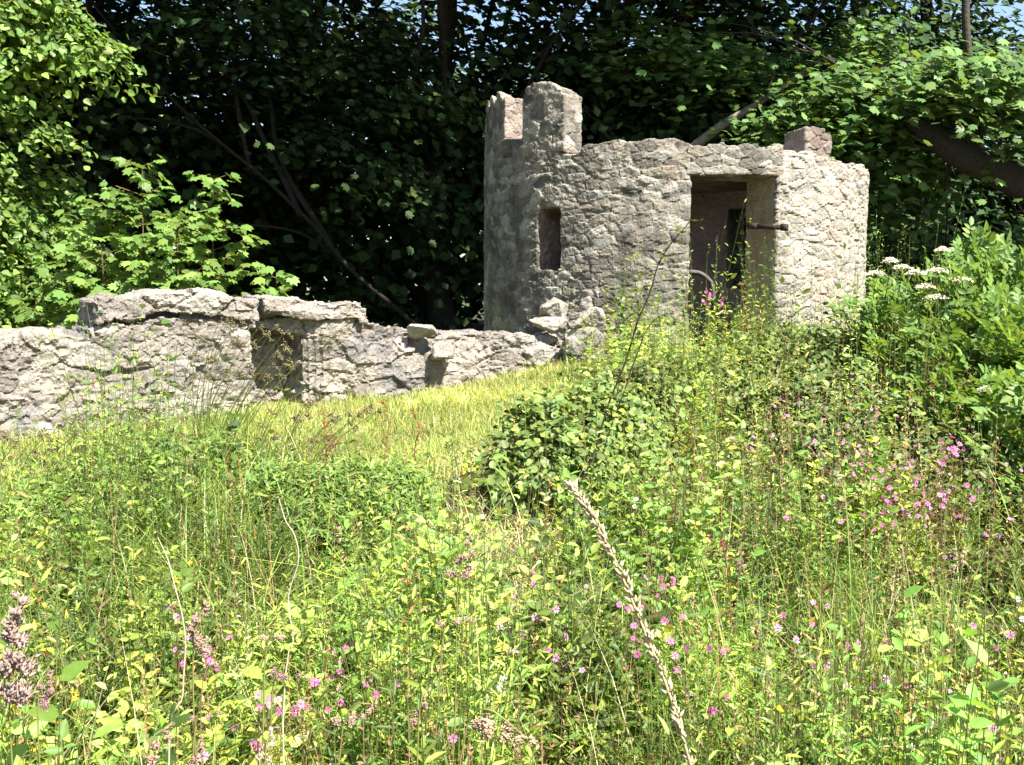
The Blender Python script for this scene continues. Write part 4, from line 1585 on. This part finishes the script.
# arching tussock in front of the wall
def tussock(px, py, Y, label, n, hgt, seed, sc=1.0):
    rs = np.random.default_rng(seed)
    p = at(px, py, Y)
    z = gz(p[0], Y)
    root = empty('grass_tussock', (p[0], Y, z), label, 'grass', 'grass tussocks on the edge of the lawn')
    g = G()
    x = rs.normal(0, .16 * sc, n)
    y = rs.normal(0, .14 * sc, n)
    zz = ground(x + p[0], y + Y) - z
    blades(g, x, y, rs.uniform(.3, .9, n) * hgt, rs.uniform(.002, .0045, n), rs.uniform(.2, 1.2, n), mixcols(n, [YG, MG, DG], [.35, .45, .2]), 5, zz)
    for k in range(int(46 * sc)):
        b = np.array([rs.normal(0, .12 * sc), rs.normal(0, .1), 0])
        L = hgt * rs.uniform(.8, 1.25)
        a = rs.normal(.1, .28)
        t = b + np.array([a * L + .14 * L, rs.normal(0, .1), L])
        C = curve([b, b * .4 + t * .6 + np.array([-.06, 0, .03]), t, t + np.array([.07 * hgt, 0, .005])], 14)
        tube(g, C, np.linspace(.0026, .0012, 14), np.array([.13, .16, .05]), 3)
        P, D = [], []
        for j in range(9, 14):
            for q in range(6):
                P.append(C[j] + rs.normal(0, .004, 3) + (C[j] - C[j - 1]) * rs.uniform(0, 1))
                D.append((C[13] - C[9]) / .1 + rs.normal(0, .25, 3))
        s = G()
        spikelets(s, np.array(P), np.array(D), rs.uniform(.012, .022, len(P)), (.17, .14, .07))
        s.build('seed_head', M_DRY, root)
    g.build('blades', M_GRASS, root)


tussock(205, 440, 5.6, 'tall arching grass tussock with brown seed heads in front of the raised wall', 1100, .80, 1)
tussock(90, 470, 5.2, 'leaning grass tussock at the left edge of the lawn', 350, .5, 2, .8)
tussock(300, 465, 5.3, 'thin grass tussock with sparse seed heads beside the red dock', 220, .45, 3, .6)
tussock(20, 480, 5.0, 'low grass tussock at the far left of the bank', 260, .42, 4, .7)


# plants in the doorway
def willowherb():
    for i, (px, top, Y, lab, pink) in enumerate(((708, 292, 9.05, 'pink flowered willowherb at the left of the doorway', True), (722, 300, 9.0, 'pink flowered willowherb in the middle of the doorway', True), (742, 283, 9.05, 'tall dry brown willowherb stem in the doorway', False), (757, 318, 9.0, 'short brown weed at the right of the doorway', False))):
        p = at(px, top, Y)
        z = gz(p[0], Y)
        root = empty('willowherb', (p[0], Y, z), lab, 'weed', 'weeds standing in the doorway')
        w = G()
        hgt = p[2] - z
        st = wob(curve([(0, 0, 0), (.02, 0, hgt * .5), (0, 0, hgt)], 10), .03, 3, i)
        c = np.array([.14, .15, .05]) if pink else np.array([.30, .19, .09])
        tube(w, st, np.linspace(.004, .0015, 10), c, 4)
        n = 40
        j = RNG.integers(1, 10, n)
        a = RNG.uniform(0, 6.28, n)
        D = np.stack([np.cos(a), np.sin(a), RNG.uniform(-.1, .8, n)], 1)
        scatter(w, LANCE, F_LEAF, st[j], basis_d(D), RNG.uniform(.05, .10, n) * (1 if pink else .7), tint((.12, .18, .04) if pink else (.30, .20, .09), n))
        w.build('stem', M_LEAF, root)
        if pink:
            for q in range(7):
                o = link('flower', CAMP[0], root, tuple(st[9] + np.array([RNG.normal(0, .02), -.01, -.02 * q + .01])))
                o.rotation_euler = (R(70), 0, RNG.uniform(-1, 1))
                o.scale = (1.4, 1.4, 1.4)
    # pale curved stick lying inside
    g = G()
    tube(g, curve([at(688, 272, 11.2), at(699, 273, 11.2), at(708, 279, 11.2), at(713, 290, 11.2), at(712, 330, 11.2)], 14), np.linspace(.030, .022, 14), np.array([.10, .09, .08]), 7, True)
    tag(g.build('bent_branch', M_BARK, smooth=True), 'pale bent length of wood inside the turret, low at the left of the doorway', 'branch')


willowherb()

# ------------------------------------------------------------------ light
EL, AZ = R(52), math.atan2(.65, -.76)
sd_ = Vector((math.sin(AZ) * math.cos(EL), math.cos(AZ) * math.cos(EL), math.sin(EL)))
sl = bpy.data.lights.new('sun', 'SUN')
sl.energy = 5.0
sl.angle = R(.53)
sl.color = (1, .955, .88)
so = bpy.data.objects.new('sun', sl)
COL.objects.link(so)
so.rotation_mode = 'QUATERNION'
so.rotation_quaternion = (-sd_).to_track_quat('-Z', 'Y')
so.location = sd_ * 50

wd = bpy.data.worlds.new('World')
SC.world = wd
wd.use_nodes = True
nt = wd.node_tree
sky = nt.nodes.new('ShaderNodeTexSky')
sky.sky_type = 'NISHITA'
sky.sun_disc = False
sky.sun_elevation = EL
sky.sun_rotation = AZ
nt.links.new(sky.outputs[0], nt.nodes['Background'].inputs['Color'])
nt.nodes['Background'].inputs['Strength'].default_value = .07
vs = SC.view_settings
vs.view_transform = 'Standard'
vs.look = 'None'
vs.gamma = 1
vs.use_curve_mapping = False
vs.exposure = 1.9
SC.cycles.max_bounces = 6
SC.cycles.diffuse_bounces = 3
SC.cycles.transmission_bounces = 4
SC.cycles.transparent_max_bounces = 4
